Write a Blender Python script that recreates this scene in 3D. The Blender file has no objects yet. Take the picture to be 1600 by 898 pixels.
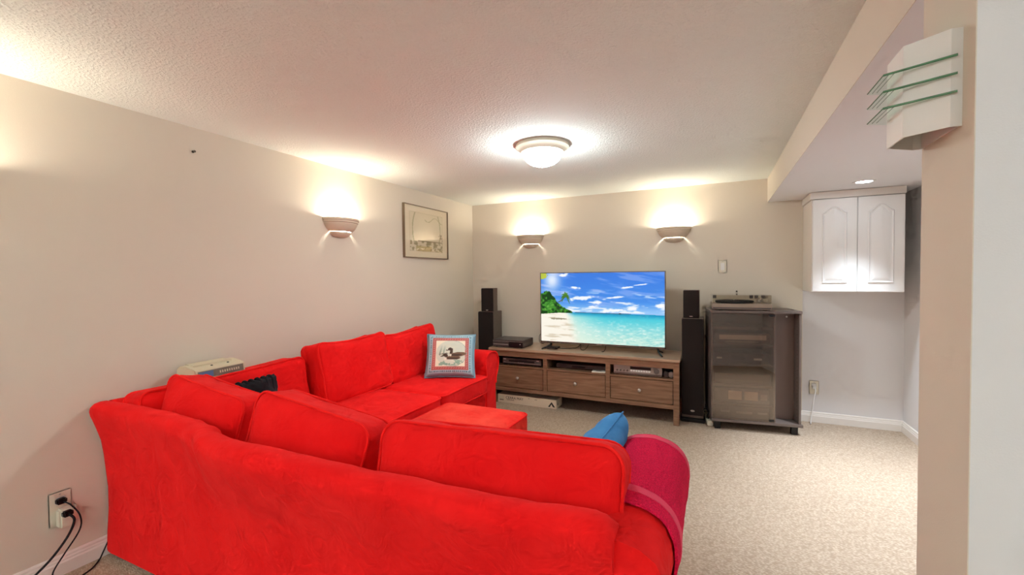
import bpy, bmesh, math, random
import numpy as np
from mathutils import Vector, Matrix, Euler, noise

PI = math.pi
random.seed(7)
SC = bpy.context.scene
COL = SC.collection

# ------------------------------------------------------------------ camera
F_PX, YAW, PITCH, ROLL, CZ = 673.637, 0.4401, -0.0261, -0.0113, 1.2982
def make_camera():
    cam = bpy.data.cameras.new('camera')
    cam.sensor_fit = 'HORIZONTAL'; cam.sensor_width = 36.0
    cam.lens = F_PX / 1600 * 36.0
    cam.clip_start = 0.02
    o = bpy.data.objects.new('camera', cam); COL.objects.link(o)
    cy, sy = math.cos(YAW), math.sin(YAW)
    f = Vector((-sy*math.cos(PITCH), cy*math.cos(PITCH), math.sin(PITCH)))
    r = Vector((cy, sy, 0)); u = r.cross(f)
    c, s = math.cos(ROLL), math.sin(ROLL)
    r2 = c*r + s*u; u2 = c*u - s*r
    m = Matrix((r2, u2, -f)).transposed().to_4x4()
    m.translation = Vector((0, 0, CZ))
    o.matrix_world = m
    SC.camera = o
make_camera()

# ------------------------------------------------------------------ world, light levels, exposure
w = bpy.data.worlds.new('world'); SC.world = w; w.use_nodes = True
w.node_tree.nodes['Background'].inputs[0].default_value = (0.75, 0.76, 0.8, 1)
w.node_tree.nodes['Background'].inputs[1].default_value = 0.3
SC.view_settings.view_transform = 'Standard'
SC.view_settings.look = 'None'
SC.view_settings.gamma = 1.0
SC.view_settings.use_curve_mapping = False
SC.view_settings.exposure = 0.90
SC.cycles.use_denoising = True
SC.cycles.max_bounces = 7
SC.cycles.diffuse_bounces = 4
SC.cycles.glossy_bounces = 3
SC.cycles.transparent_max_bounces = 12
SC.cycles.use_adaptive_sampling = True
SC.cycles.adaptive_threshold = 0.07
SC.cycles.adaptive_min_samples = 12
SC.cycles.sample_clamp_indirect = 6.0
WARM = (1.0, 0.96, 0.84)
HALL_FILL = (0.90, 1.0, 1.10)  # tint of the fill lamps added behind the camera
SOFTWHITE = (0.88, 1.0, 1.05)
COOL = (0.86, 1.0, 1.16)
P_SCONCE = 5.5          # watts in each wall bowl
E_DOME = 52.0           # emission of the flush ceiling dome
P_DOWN = 30.0            # watts in each recessed light
P_FILL = 40.0           # watts in each wall bowl added at the hall end as fill
E_FILL = 24.0           # emission of the flush domes added behind the camera as fill

# ------------------------------------------------------------------ helpers
def lin(c):
    out = []
    for v in c[:3]:
        v = v/255.0
        out.append(v/12.92 if v <= 0.04045 else ((v+0.055)/1.055)**2.4)
    return tuple(out)

def new_mat(name):
    m = bpy.data.materials.new(name); m.use_nodes = True
    nt = m.node_tree; b = nt.nodes['Principled BSDF']
    return m, nt, b

def mat(name, c, rough=0.5, metal=0.0, spec=0.5, bump=None, vary=None, coat=0.0, sheen=0.0, trans=0.0, ior=1.45, emis=None, es=0.0):
    """c sRGB 0..255; bump=(scale,strength,detail); vary=(scale,amount)"""
    m, nt, b = new_mat(name)
    col = lin(c)
    b.inputs['Base Color'].default_value = (*col, 1)
    b.inputs['Roughness'].default_value = rough
    b.inputs['Metallic'].default_value = metal
    b.inputs['Specular IOR Level'].default_value = spec
    b.inputs['IOR'].default_value = ior
    b.inputs['Coat Weight'].default_value = coat
    b.inputs['Coat Roughness'].default_value = 0.06
    b.inputs['Sheen Weight'].default_value = sheen
    b.inputs['Transmission Weight'].default_value = trans
    if emis:
        b.inputs['Emission Color'].default_value = (*emis, 1)
        b.inputs['Emission Strength'].default_value = es
    tc = nt.nodes.new('ShaderNodeTexCoord')
    if vary:
        n = nt.nodes.new('ShaderNodeTexNoise'); n.inputs['Scale'].default_value = vary[0]; n.inputs['Detail'].default_value = 4
        nt.links.new(tc.outputs['Object'], n.inputs['Vector'])
        r = nt.nodes.new('ShaderNodeValToRGB')
        a = vary[1]
        r.color_ramp.elements[0].position = 0.3; r.color_ramp.elements[1].position = 0.7
        r.color_ramp.elements[0].color = (*[v*(1-a) for v in col], 1)
        r.color_ramp.elements[1].color = (*[min(1, v*(1+a)) for v in col], 1)
        nt.links.new(n.outputs['Fac'], r.inputs['Fac']); nt.links.new(r.outputs['Color'], b.inputs['Base Color'])
    if bump:
        n = nt.nodes.new('ShaderNodeTexNoise'); n.inputs['Scale'].default_value = bump[0]; n.inputs['Detail'].default_value = bump[2] if len(bump) > 2 else 3
        nt.links.new(tc.outputs['Object'], n.inputs['Vector'])
        bp = nt.nodes.new('ShaderNodeBump'); bp.inputs['Strength'].default_value = bump[1]; bp.inputs['Distance'].default_value = 0.01
        nt.links.new(n.outputs['Fac'], bp.inputs['Height']); nt.links.new(bp.outputs['Normal'], b.inputs['Normal'])
    return m

def wood(name, c1, c2, rough=0.45):
    m, nt, b = new_mat(name)
    tc = nt.nodes.new('ShaderNodeTexCoord'); mp = nt.nodes.new('ShaderNodeMapping')
    mp.inputs['Scale'].default_value = (2.0, 26, 26)
    nt.links.new(tc.outputs['Object'], mp.inputs['Vector'])
    n = nt.nodes.new('ShaderNodeTexNoise'); n.inputs['Scale'].default_value = 2.2; n.inputs['Detail'].default_value = 6
    n.inputs['Distortion'].default_value = 0.6
    nt.links.new(mp.outputs['Vector'], n.inputs['Vector'])
    r = nt.nodes.new('ShaderNodeValToRGB'); r.color_ramp.elements[0].position = 0.3; r.color_ramp.elements[1].position = 0.72
    r.color_ramp.elements[0].color = (*lin(c1), 1); r.color_ramp.elements[1].color = (*lin(c2), 1)
    nt.links.new(n.outputs['Fac'], r.inputs['Fac']); nt.links.new(r.outputs['Color'], b.inputs['Base Color'])
    bp = nt.nodes.new('ShaderNodeBump'); bp.inputs['Strength'].default_value = 0.12; bp.inputs['Distance'].default_value = 0.004
    nt.links.new(n.outputs['Fac'], bp.inputs['Height']); nt.links.new(bp.outputs['Normal'], b.inputs['Normal'])
    b.inputs['Roughness'].default_value = rough
    b.inputs['Coat Weight'].default_value = 0.3; b.inputs['Coat Roughness'].default_value = 0.25
    return m

def fabric(name, c, c2, wr=1.0, weave=900, sheen=0.25):
    """soft cloth: two tones by broad noise, creases and a fine weave as relief"""
    m, nt, b = new_mat(name)
    tc = nt.nodes.new('ShaderNodeTexCoord')
    n1 = nt.nodes.new('ShaderNodeTexNoise'); n1.inputs['Scale'].default_value = 5; n1.inputs['Detail'].default_value = 5
    n2 = nt.nodes.new('ShaderNodeTexNoise'); n2.inputs['Scale'].default_value = 9; n2.inputs['Detail'].default_value = 4; n2.inputs['Distortion'].default_value = 1.6
    n3 = nt.nodes.new('ShaderNodeTexNoise'); n3.inputs['Scale'].default_value = weave; n3.inputs['Detail'].default_value = 1
    for n in (n1, n2, n3): nt.links.new(tc.outputs['Object'], n.inputs['Vector'])
    r = nt.nodes.new('ShaderNodeValToRGB'); r.color_ramp.elements[0].position = 0.35; r.color_ramp.elements[1].position = 0.68
    r.color_ramp.elements[0].color = (*lin(c), 1); r.color_ramp.elements[1].color = (*lin(c2), 1)
    nt.links.new(n1.outputs['Fac'], r.inputs['Fac']); nt.links.new(r.outputs['Color'], b.inputs['Base Color'])
    b1 = nt.nodes.new('ShaderNodeBump'); b1.inputs['Strength'].default_value = 0.24*wr; b1.inputs['Distance'].default_value = 0.03
    b2 = nt.nodes.new('ShaderNodeBump'); b2.inputs['Strength'].default_value = 0.25; b2.inputs['Distance'].default_value = 0.001
    nt.links.new(n2.outputs['Fac'], b1.inputs['Height']); nt.links.new(n3.outputs['Fac'], b2.inputs['Height'])
    nt.links.new(b1.outputs['Normal'], b2.inputs['Normal']); nt.links.new(b2.outputs['Normal'], b.inputs['Normal'])
    b.inputs['Roughness'].default_value = 0.9; b.inputs['Specular IOR Level'].default_value = 0.15
    b.inputs['Sheen Weight'].default_value = sheen; b.inputs['Sheen Roughness'].default_value = 0.5
    b.inputs['Sheen Tint'].default_value = (*[min(1, v*1.2+0.08) for v in lin(c2)], 1)
    return m

def attr_mat(name, rough=0.6, emission=0.0, coat=0.0, bump=0.0):
    m, nt, b = new_mat(name)
    a = nt.nodes.new('ShaderNodeAttribute'); a.attribute_name = 'Col'
    b.inputs['Roughness'].default_value = rough
    b.inputs['Coat Weight'].default_value = coat; b.inputs['Coat Roughness'].default_value = 0.03
    if emission:
        b.inputs['Base Color'].default_value = (0.01, 0.01, 0.01, 1)
        b.inputs['Specular IOR Level'].default_value = 0.2
        nt.links.new(a.outputs['Color'], b.inputs['Emission Color']); b.inputs['Emission Strength'].default_value = emission
    else:
        nt.links.new(a.outputs['Color'], b.inputs['Base Color'])
    return m

def emit(name, c, s):
    m, nt, b = new_mat(name)
    b.inputs['Base Color'].default_value = (0.8, 0.8, 0.8, 1)
    b.inputs['Emission Color'].default_value = (*c, 1); b.inputs['Emission Strength'].default_value = s
    return m

BASE = {}
def thing(name, label, cat, loc=(0, 0, 0), rot=(0, 0, 0), group=None):
    o = bpy.data.objects.new(name, None); COL.objects.link(o)
    o.empty_display_size = 0.05
    o.location = loc; o.rotation_euler = rot
    o['label'] = label; o['category'] = cat
    if group: o['group'] = group
    BASE[o] = Matrix.Translation(Vector(loc)) @ Euler(rot).to_matrix().to_4x4()
    return o

def tag(o, label, cat, group=None):
    o['label'] = label; o['category'] = cat
    if group: o['group'] = group
    return o

def obj(name, bm, m, parent=None, smooth=None, world=False, label=None):
    """link bm as one mesh. world: vertices are in world space although the parent is not."""
    if world and parent is not None and parent in BASE:
        bm.transform(BASE[parent].inverted())
    bmesh.ops.recalc_face_normals(bm, faces=bm.faces[:])
    me = bpy.data.meshes.new(name); bm.to_mesh(me); bm.free()
    if m is not None: me.materials.append(m)
    o = bpy.data.objects.new(name, me); COL.objects.link(o)
    if smooth is not None:
        me.polygons.foreach_set('use_smooth', [True]*len(me.polygons))
        if smooth < 3.0:
            me.set_sharp_from_angle(angle=smooth)
    if parent is not None:
        o.parent = parent
        if parent in BASE: BASE[o] = BASE[parent]
    if label: o['label'] = label
    return o

def struct(name, bm, m, parent=None, smooth=None):
    o = obj(name, bm, m, parent, smooth)
    if parent is None: o['kind'] = 'structure'
    return o

def box(x0, x1, y0, y1, z0, z1, bev=0.0, seg=2, bm=None):
    own = bmesh.new()
    bmesh.ops.create_cube(own, size=1)
    for v in own.verts:
        v.co = Vector(((x0+x1)/2 + v.co.x*(x1-x0), (y0+y1)/2 + v.co.y*(y1-y0), (z0+z1)/2 + v.co.z*(z1-z0)))
    if bev: bmesh.ops.bevel(own, geom=own.edges[:], offset=bev, segments=seg, affect='EDGES', clamp_overlap=True)
    return merge(bm, own)

def merge(bm, own):
    if bm is None: return own
    me = bpy.data.meshes.new('tmp'); own.to_mesh(me); own.free(); bm.from_mesh(me); bpy.data.meshes.remove(me)
    return bm

def lathe(prof, n=32, a0=0.0, a1=2*PI, sx=1.0, sy=1.0, bm=None, center=(0, 0, 0)):
    own = bmesh.new(); full = abs(a1-a0-2*PI) < 1e-6
    k = n if full else n+1
    rings = []
    for (r, z) in prof:
        ring = []
        for i in range(k):
            a = a0 + (a1-a0)*i/n
            ring.append(own.verts.new((center[0]+r*math.cos(a)*sx, center[1]+r*math.sin(a)*sy, center[2]+z)))
        rings.append(ring)
    for j in range(len(rings)-1):
        for i in range(n):
            a, b = rings[j], rings[j+1]; i2 = (i+1) % k
            try: own.faces.new((a[i], a[i2], b[i2], b[i]))
            except ValueError: pass
    bmesh.ops.remove_doubles(own, verts=own.verts[:], dist=1e-6)
    return merge(bm, own)

def loft(rings, closed=True, caps=True, bm=None):
    own = bmesh.new(); vr = [[own.verts.new(p) for p in r] for r in rings]
    n = len(vr[0])
    for j in range(len(vr)-1):
        for i in range(n if closed else n-1):
            i2 = (i+1) % n
            own.faces.new((vr[j][i], vr[j][i2], vr[j+1][i2], vr[j+1][i]))
    if caps and closed:
        own.faces.new(vr[0][::-1]); own.faces.new(vr[-1])
    return merge(bm, own)

def catmull(pts, n=8):
    pts = [Vector(p) for p in pts]; out = []
    for i in range(len(pts)-1):
        p0 = pts[i-1] if i > 0 else pts[i]*2-pts[i+1]
        p1, p2 = pts[i], pts[i+1]
        p3 = pts[i+2] if i+2 < len(pts) else p2*2-p1
        for k in range(n):
            t = k/n
            out.append(0.5*((2*p1)+(p2-p0)*t+(2*p0-5*p1+4*p2-p3)*t*t+(3*p1-p0-3*p2+p3)*t**3))
    out.append(pts[-1]); return out

def tube(pts, r, n=8, closed=False, bm=None):
    pts = [Vector(p) for p in pts]; rings = []; up = Vector((0, 0, 1)); m = len(pts)
    nrm = None
    for i, p in enumerate(pts):
        if closed: t = pts[(i+1) % m]-pts[i-1]
        else: t = pts[min(i+1, m-1)]-pts[max(i-1, 0)]
        t.normalize()
        if nrm is None:
            ref = up if abs(t.z) < 0.9 else Vector((1, 0, 0))
            nrm = (ref - t*ref.dot(t)).normalized()
        else:
            nrm = (nrm - t*nrm.dot(t))
            if nrm.length < 1e-6: nrm = t.orthogonal()
            nrm.normalize()
        b = t.cross(nrm)
        rr = r[i] if isinstance(r, (list, tuple)) else r
        rings.append([p+nrm*math.cos(2*PI*k/n)*rr+b*math.sin(2*PI*k/n)*rr for k in range(n)])
    if closed: rings.append(rings[0])
    own = loft(rings, True, not closed)
    if closed: bmesh.ops.remove_doubles(own, verts=own.verts[:], dist=1e-7)
    return merge(bm, own)

def prism(pts, d0, d1, axis='y', bev=0.0, bm=None):
    """polygon pts in the plane across the axis, extruded d0..d1"""
    def P(a, b, d):
        return {'y': (a, d, b), 'x': (d, a, b), 'z': (a, b, d)}[axis]
    own = bmesh.new()
    a = [own.verts.new(P(p[0], p[1], d0)) for p in pts]; b = [own.verts.new(P(p[0], p[1], d1)) for p in pts]
    own.faces.new(a[::-1]); own.faces.new(b)
    for i in range(len(pts)):
        j = (i+1) % len(pts); own.faces.new((a[i], a[j], b[j], b[i]))
    if bev:
        bmesh.ops.recalc_face_normals(own, faces=own.faces[:])
        es = [e for e in own.edges if all(abs({'y': v.co.y, 'x': v.co.x, 'z': v.co.z}[axis]-d0) < 1e-7 for v in e.verts)]
        bmesh.ops.bevel(own, geom=es, offset=bev, segments=2, affect='EDGES')
    return merge(bm, own)

def rough_up(bm, amp, scale, seed=0.0, zmin=None):
    bm.normal_update()
    for v in bm.verts:
        if zmin is not None and v.co.z < zmin: continue
        p = v.co*scale + Vector((seed, seed*1.7, -seed))
        v.co += v.normal*amp*(noise.noise(p) + 0.5*noise.noise(p*2.3))

def grid_face(w, h, nx, nz, img, dfun=None):
    """mesh in the xz plane (x 0..w, z 0..h) facing -y, coloured by img[row from top, col]"""
    H, W = img.shape[:2]
    me = bpy.data.meshes.new('print')
    vs, fs, cs = [], [], []
    for j in range(nz+1):
        for i in range(nx+1):
            u, v = i/nx, j/nz
            y = dfun(u, v) if dfun else 0.0
            vs.append((u*w, y, v*h))
            cs.extend((*img[min(H-1, int((1-v)*(H-1)+0.5)), min(W-1, int(u*(W-1)+0.5))], 1.0))
    for j in range(nz):
        for i in range(nx):
            a = j*(nx+1)+i
            fs.append((a, a+1, a+nx+2, a+nx+1))
    me.from_pydata(vs, [], fs)
    at = me.color_attributes.new('Col', 'FLOAT_COLOR', 'POINT'); at.data.foreach_set('color', cs)
    return me

def link_mesh(name, me, m, parent=None):
    me.name = name; me.materials.append(m)
    o = bpy.data.objects.new(name, me); COL.objects.link(o)
    if parent is not None:
        o.parent = parent
        if parent in BASE: BASE[o] = BASE[parent]
    return o

def to_lin(img):
    img = np.clip(img/255.0, 0, 1)
    return np.where(img <= 0.04045, img/12.92, ((img+0.055)/1.055)**2.4)

_rng = np.random.RandomState(3)
_T = _rng.rand(64, 64)
def vnoise(x, y):
    xi = np.floor(x).astype(int); yi = np.floor(y).astype(int); fx = x-xi; fy = y-yi
    fx = fx*fx*(3-2*fx); fy = fy*fy*(3-2*fy)
    a = _T[yi % 64, xi % 64]; b = _T[yi % 64, (xi+1) % 64]; c = _T[(yi+1) % 64, xi % 64]; d = _T[(yi+1) % 64, (xi+1) % 64]
    return (a*(1-fx)+b*fx)*(1-fy)+(c*(1-fx)+d*fx)*fy
def fbm(x, y, o=4):
    s = 0; a = 0.5
    for k in range(o): s = s+a*vnoise(x*2**k+k*7.3, y*2**k+k*3.1); a *= 0.5
    return s
def sstep(a, b, x):
    t = np.clip((x-a)/(b-a), 0, 1); return t*t*(3-2*t)
def mix(a, b, t): return a*(1-t[..., None])+np.array(b, float)*t[..., None]

# ------------------------------------------------------------------ materials
M = {}
M['cream'] = mat('cream_paint', (222, 210, 192), 0.75, bump=(260, 0.05), spec=0.25)
M['white_wall'] = mat('white_wall', (230, 226, 224), 0.75, bump=(260, 0.05), spec=0.25)  # paler and less yellow than the main walls
M['trim'] = mat('trim_paint', (238, 230, 220), 0.4)
M['soffit'] = mat('soffit_paint', (240, 237, 236), 0.8, bump=(260, 0.05))
M['white_gloss'] = mat('white_gloss', (240, 236, 230), 0.35)
M['lamp_metal'] = mat('off_white_enamel', (222, 212, 192), 0.4)
M['plaster'] = mat('bisque_ceramic', (214, 196, 172), 0.55)
M['red'] = fabric('red_cotton', (232, 17, 18), (244, 28, 27))
M['redpipe'] = fabric('red_piping', (240, 22, 20), (248, 36, 32), 0.3)
M['redsheen'] = fabric('red_cotton_sheen', (238, 36, 28), (250, 78, 60), 1.3)  # sheen on the ottoman top, put into a lighter, more orange red
M['towel'] = mat('crimson_terry', (228, 28, 72), 0.95, bump=(420, 0.5, 2), vary=(260, 0.25), sheen=0.0, spec=0.1)
M['towelband'] = mat('crimson_band', (236, 62, 96), 0.8, bump=(600, 0.3))
M['blue'] = fabric('blue_cotton', (62, 130, 190), (84, 150, 206), 0.6)
M['black_cloth'] = fabric('black_cloth', (30, 27, 30), (52, 48, 52), 1.2)
M['bluetrim'] = fabric('slate_trim', (122, 152, 168), (140, 168, 182), 0.3)
M['wood'] = wood('dark_brown_wood', (124, 88, 64), (158, 120, 92), 0.26)
M['wood_sheen'] = wood('brown_wood_sheen', (168, 136, 110), (192, 160, 132), 0.3)  # base colour lightened to carry the glossy reflection on the bench top
M['wood_sheen'].node_tree.nodes['Principled BSDF'].inputs['Coat Weight'].default_value = 0.3
M['wood_sheen'].node_tree.nodes['Principled BSDF'].inputs['Coat Roughness'].default_value = 0.2
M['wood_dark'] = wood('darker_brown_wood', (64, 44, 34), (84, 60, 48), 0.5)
M['cab'] = mat('grey_brown_laminate', (112, 98, 90), 0.4, vary=(30, 0.05))
M['cab_in'] = mat('dark_laminate', (124, 102, 92), 0.5)
M['speaker'] = mat('speaker_vinyl', (52, 42, 38), 0.5, vary=(60, 0.1))
M['speaker_side'] = mat('speaker_side_vinyl', (112, 95, 82), 0.5, vary=(60, 0.1))
M['grille'] = mat('speaker_cloth', (48, 40, 37), 0.95, bump=(900, 0.4), spec=0.1)
M['black'] = mat('black_plastic', (18, 17, 18), 0.35)
M['blackmatt'] = mat('black_rubber', (16, 15, 15), 0.7)
M['dkgrey'] = mat('dark_grey_plastic', (80, 70, 66), 0.4)
M['silver'] = mat('silver_plastic', (170, 160, 150), 0.35, metal=0.35)
M['silverdk'] = mat('dark_silver', (110, 100, 94), 0.35, metal=0.4)
M['plinth'] = mat('taupe_plastic', (150, 132, 116), 0.4)
M['chrome'] = mat('brushed_nickel', (205, 198, 190), 0.28, metal=0.9)
M['beigeplastic'] = mat('beige_plastic', (214, 200, 170), 0.4)
M['lcd'] = mat('grey_blue_lcd', (96, 120, 160), 0.25)
M['panel'] = mat('olive_grey_panel', (120, 112, 96), 0.4)
M['card'] = mat('cream_card', (226, 206, 178), 0.7)
M['card_dark'] = mat('printed_brown', (96, 70, 52), 0.7)
M['paper'] = mat('white_paper', (235, 228, 214), 0.6)
M['ink'] = mat('dark_ink', (44, 36, 32), 0.6)
M['cream_plastic'] = mat('cream_plastic', (232, 222, 200), 0.4)
M['metal_dark'] = mat('bronze_frame', (136, 118, 96), 0.35, metal=0.5)
M['nail'] = mat('nail_steel', (90, 80, 70), 0.4, metal=0.8)
M['tvframe'] = mat('tv_bezel', (110, 98, 86), 0.35, metal=0.4)
M['tvback'] = mat('tv_back', (22, 22, 24), 0.5)
M['dome'] = emit('lit_opal_glass', SOFTWHITE, E_DOME)
M['dome_fill'] = emit('fill_opal_glass', HALL_FILL, E_FILL)  # glow of the fill domes added out of view
M['slot'] = emit('lit_sconce_slot', WARM, 5.0)
M['down'] = emit('lit_downlight', COOL, 14.0)

def glass_mat(name, c, rough=0.0, alpha_tint=0.75, refl=(1, 1, 1)):
    """thin pane: mostly clear tint with a mirror sheen by Fresnel"""
    m, nt, b = new_mat(name); nt.nodes.remove(b)
    out = nt.nodes['Material Output']
    tr = nt.nodes.new('ShaderNodeBsdfTransparent'); tr.inputs[0].default_value = (*c, 1)
    gl = nt.nodes.new('ShaderNodeBsdfGlossy'); gl.inputs['Roughness'].default_value = rough
    gl.inputs[0].default_value = (*refl, 1)
    fr = nt.nodes.new('ShaderNodeFresnel'); fr.inputs[0].default_value = alpha_tint
    mx = nt.nodes.new('ShaderNodeMixShader')
    ge = nt.nodes.new('ShaderNodeNewGeometry'); inv = nt.nodes.new('ShaderNodeMath'); inv.operation = 'SUBTRACT'; inv.inputs[0].default_value = 1.0
    nt.links.new(ge.outputs['Backfacing'], inv.inputs[1])
    mu = nt.nodes.new('ShaderNodeMath'); mu.operation = 'MULTIPLY'; nt.links.new(fr.outputs[0], mu.inputs[0]); nt.links.new(inv.outputs[0], mu.inputs[1])
    nt.links.new(mu.outputs[0], mx.inputs[0]); nt.links.new(tr.outputs[0], mx.inputs[1]); nt.links.new(gl.outputs[0], mx.inputs[2])
    nt.links.new(mx.outputs[0], out.inputs[0])
    return m
M['glass_smoke'] = glass_mat('smoked_glass', (0.66, 0.58, 0.52), 0.0, 2.4, (1.0, .88, .78))
M['cover'] = glass_mat('smoked_acrylic', (0.90, 0.88, 0.84), 0.02, 1.4)
M['glass_clear'] = glass_mat('picture_glass', (0.97, 0.97, 0.96), 0.0, 1.5)
M['glass_green'] = glass_mat('green_glass', (0.90, 0.97, 0.93), 0.0, 1.45)
M['glass_edge'] = mat('green_glass_edge', (88, 136, 100), 0.15, coat=0.5)

def carpet():
    m, nt, b = new_mat('cream_loop_carpet')
    tc = nt.nodes.new('ShaderNodeTexCoord'); mp = nt.nodes.new('ShaderNodeMapping')
    mp.inputs['Rotation'].default_value = (0, 0, 0.5); mp.inputs['Scale'].default_value = (1, 1.7, 1)
    nt.links.new(tc.outputs['Object'], mp.inputs['Vector'])
    v = nt.nodes.new('ShaderNodeTexVoronoi'); v.inputs['Scale'].default_value = 84; v.inputs['Randomness'].default_value = 0.7
    n = nt.nodes.new('ShaderNodeTexNoise'); n.inputs['Scale'].default_value = 240; n.inputs['Detail'].default_value = 2
    n2 = nt.nodes.new('ShaderNodeTexNoise'); n2.inputs['Scale'].default_value = 40; n2.inputs['Detail'].default_value = 3
    nt.links.new(mp.outputs['Vector'], v.inputs['Vector']); nt.links.new(tc.outputs['Object'], n.inputs['Vector']); nt.links.new(tc.outputs['Object'], n2.inputs['Vector'])
    ad = nt.nodes.new('ShaderNodeMath'); ad.operation = 'MULTIPLY_ADD'; ad.inputs[1].default_value = 0.55
    nt.links.new(n2.outputs['Fac'], ad.inputs[0]); nt.links.new(v.outputs['Distance'], ad.inputs[2])
    r = nt.nodes.new('ShaderNodeValToRGB')
    r.color_ramp.elements[0].position = 0.42; r.color_ramp.elements[0].color = (*lin((197, 176, 153)), 1)
    r.color_ramp.elements[1].position = 1.0; r.color_ramp.elements[1].color = (*lin((164, 142, 120)), 1)
    nt.links.new(ad.outputs[0], r.inputs['Fac']); nt.links.new(r.outputs['Color'], b.inputs['Base Color'])
    b1 = nt.nodes.new('ShaderNodeBump'); b1.invert = True; b1.inputs['Strength'].default_value = 0.6; b1.inputs['Distance'].default_value = 0.004
    b2 = nt.nodes.new('ShaderNodeBump'); b2.inputs['Strength'].default_value = 0.5; b2.inputs['Distance'].default_value = 0.002
    nt.links.new(ad.outputs[0], b1.inputs['Height']); nt.links.new(n.outputs['Fac'], b2.inputs['Height'])
    nt.links.new(b1.outputs['Normal'], b2.inputs['Normal']); nt.links.new(b2.outputs['Normal'], b.inputs['Normal'])
    b.inputs['Roughness'].default_value = 0.95; b.inputs['Specular IOR Level'].default_value = 0.1
    return m
M['carpet'] = carpet()

def popcorn():
    m, nt, b = new_mat('stippled_ceiling')
    b.inputs['Base Color'].default_value = (*lin((238, 242, 234)), 1); b.inputs['Roughness'].default_value = 0.9
    b.inputs['Specular IOR Level'].default_value = 0.2
    tc = nt.nodes.new('ShaderNodeTexCoord')
    n = nt.nodes.new('ShaderNodeTexNoise'); n.inputs['Scale'].default_value = 85; n.inputs['Detail'].default_value = 3
    nt.links.new(tc.outputs['Object'], n.inputs['Vector'])
    r = nt.nodes.new('ShaderNodeValToRGB'); r.color_ramp.elements[0].position = 0.45; r.color_ramp.elements[1].position = 0.7
    nt.links.new(n.outputs['Fac'], r.inputs['Fac'])
    bp = nt.nodes.new('ShaderNodeBump'); bp.inputs['Strength'].default_value = 0.55; bp.inputs['Distance'].default_value = 0.004
    nt.links.new(r.outputs['Color'], bp.inputs['Height']); nt.links.new(bp.outputs['Normal'], b.inputs['Normal'])
    return m
M['ceiling'] = popcorn()

# ------------------------------------------------------------------ room shell
XL, YB, ZC, XB, ZB, XR = -2.621, 4.4775, 2.1425, 0.4244, 1.9334, 1.384
Y1, Y2 = 1.069, 1.286            # near and far face of the wall stub
YR, XE = -2.6, 2.6               # hall end behind the camera
XA = 0.692                       # start of the alcove wall
struct('floor', box(XL-.15, XE+.15, YR-.15, YB+.2, -.12, 0), M['carpet'])
struct('ceiling', box(XL-.15, XE+.15, YR-.15, YB+.2, ZC, ZC+.12), M['ceiling'])
struct('wall_left', box(XL-.15, XL, YR-.15, YB+.2, 0, ZC), M['cream'])
struct('wall_back', box(XL, XA, YB, YB+.2, 0, ZC), M['cream'])
struct('wall_alcove', box(XA, XR, YB+.012, YB+.2, 0, ZB), M['white_wall'])
struct('wall_right', box(XR, XR+.15, Y2, YB+.2, 0, ZB), M['white_wall'])
stub = struct('wall_stub', box(XB+.001, XE, Y1, Y2, 0, ZB), M['white_wall'])
struct('trim_1', box(XB-.0005, XB+.0012, Y1-.0005, Y2+.0005, 0, ZB), M['cream'])
# the bulkhead over the alcove: plaster face towards the room, pale soffit below
struct('ceiling_bulkhead', box(XB+.002, XE, Y1, YB+.2, ZB, ZC), M['soffit'])
struct('wall_bulkhead', box(XB, XB+.002, Y1, YB, ZB, ZC), M['cream'])
struct('wall_hall_end', box(XL, XE, YR-.15, YR, 0, ZC), M['white_wall'])
struct('wall_hall_side', box(XE, XE+.15, YR-.15, Y2, 0, ZC), M['white_wall'])
# bare metal corner bead showing where the paint is chipped low on the stub's near edge
for z0, z1 in ((.40, .56), (.22, .29), (.10, .18)):
    o = obj('chipped_bead', box(XB-.0015, XB+.003, Y1-.0015, Y1+.003, z0, z1), M['nail'], stub)

def baseboard(name, p0, p1, nrm):
    prof = [(0, 0), (.014, 0), (.014, .055), (.011, .062), (.011, .068), (.008, .074), (.008, .082), (.004, .09), (0, .09)]
    rings = []
    for p in (p0, p1):
        rings.append([Vector((p[0]+nrm[0]*a, p[1]+nrm[1]*a, z)) for a, z in prof])
    struct(name, loft(rings), M['trim'])
baseboard('baseboard_left', (XL, YR), (XL, YB), (1, 0))
baseboard('baseboard_back', (XL, YB), (XA, YB), (0, -1))
baseboard('baseboard_alcove', (XA, YB+.012), (XR, YB+.012), (0, -1))
baseboard('baseboard_right', (XR, Y2), (XR, YB+.012), (-1, 0))
baseboard('baseboard_stub', (XB+.02, Y1), (XE, Y1), (0, -1))

# ------------------------------------------------------------------ lamps
def lamp_data(kind, name, loc, power, col, parent, size=0.05, rot=(0, 0, 0), spot=None):
    L = bpy.data.lights.new(name, kind); L.energy = power; L.color = col
    if kind == 'AREA': L.shape = 'DISK'; L.size = size
    else: L.shadow_soft_size = size
    if kind == 'SPOT': L.spot_size = spot; L.spot_blend = 1.0
    o = bpy.data.objects.new(name, L); COL.objects.link(o); o.parent = parent; o.location = loc; o.rotation_euler = rot
    return o

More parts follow.
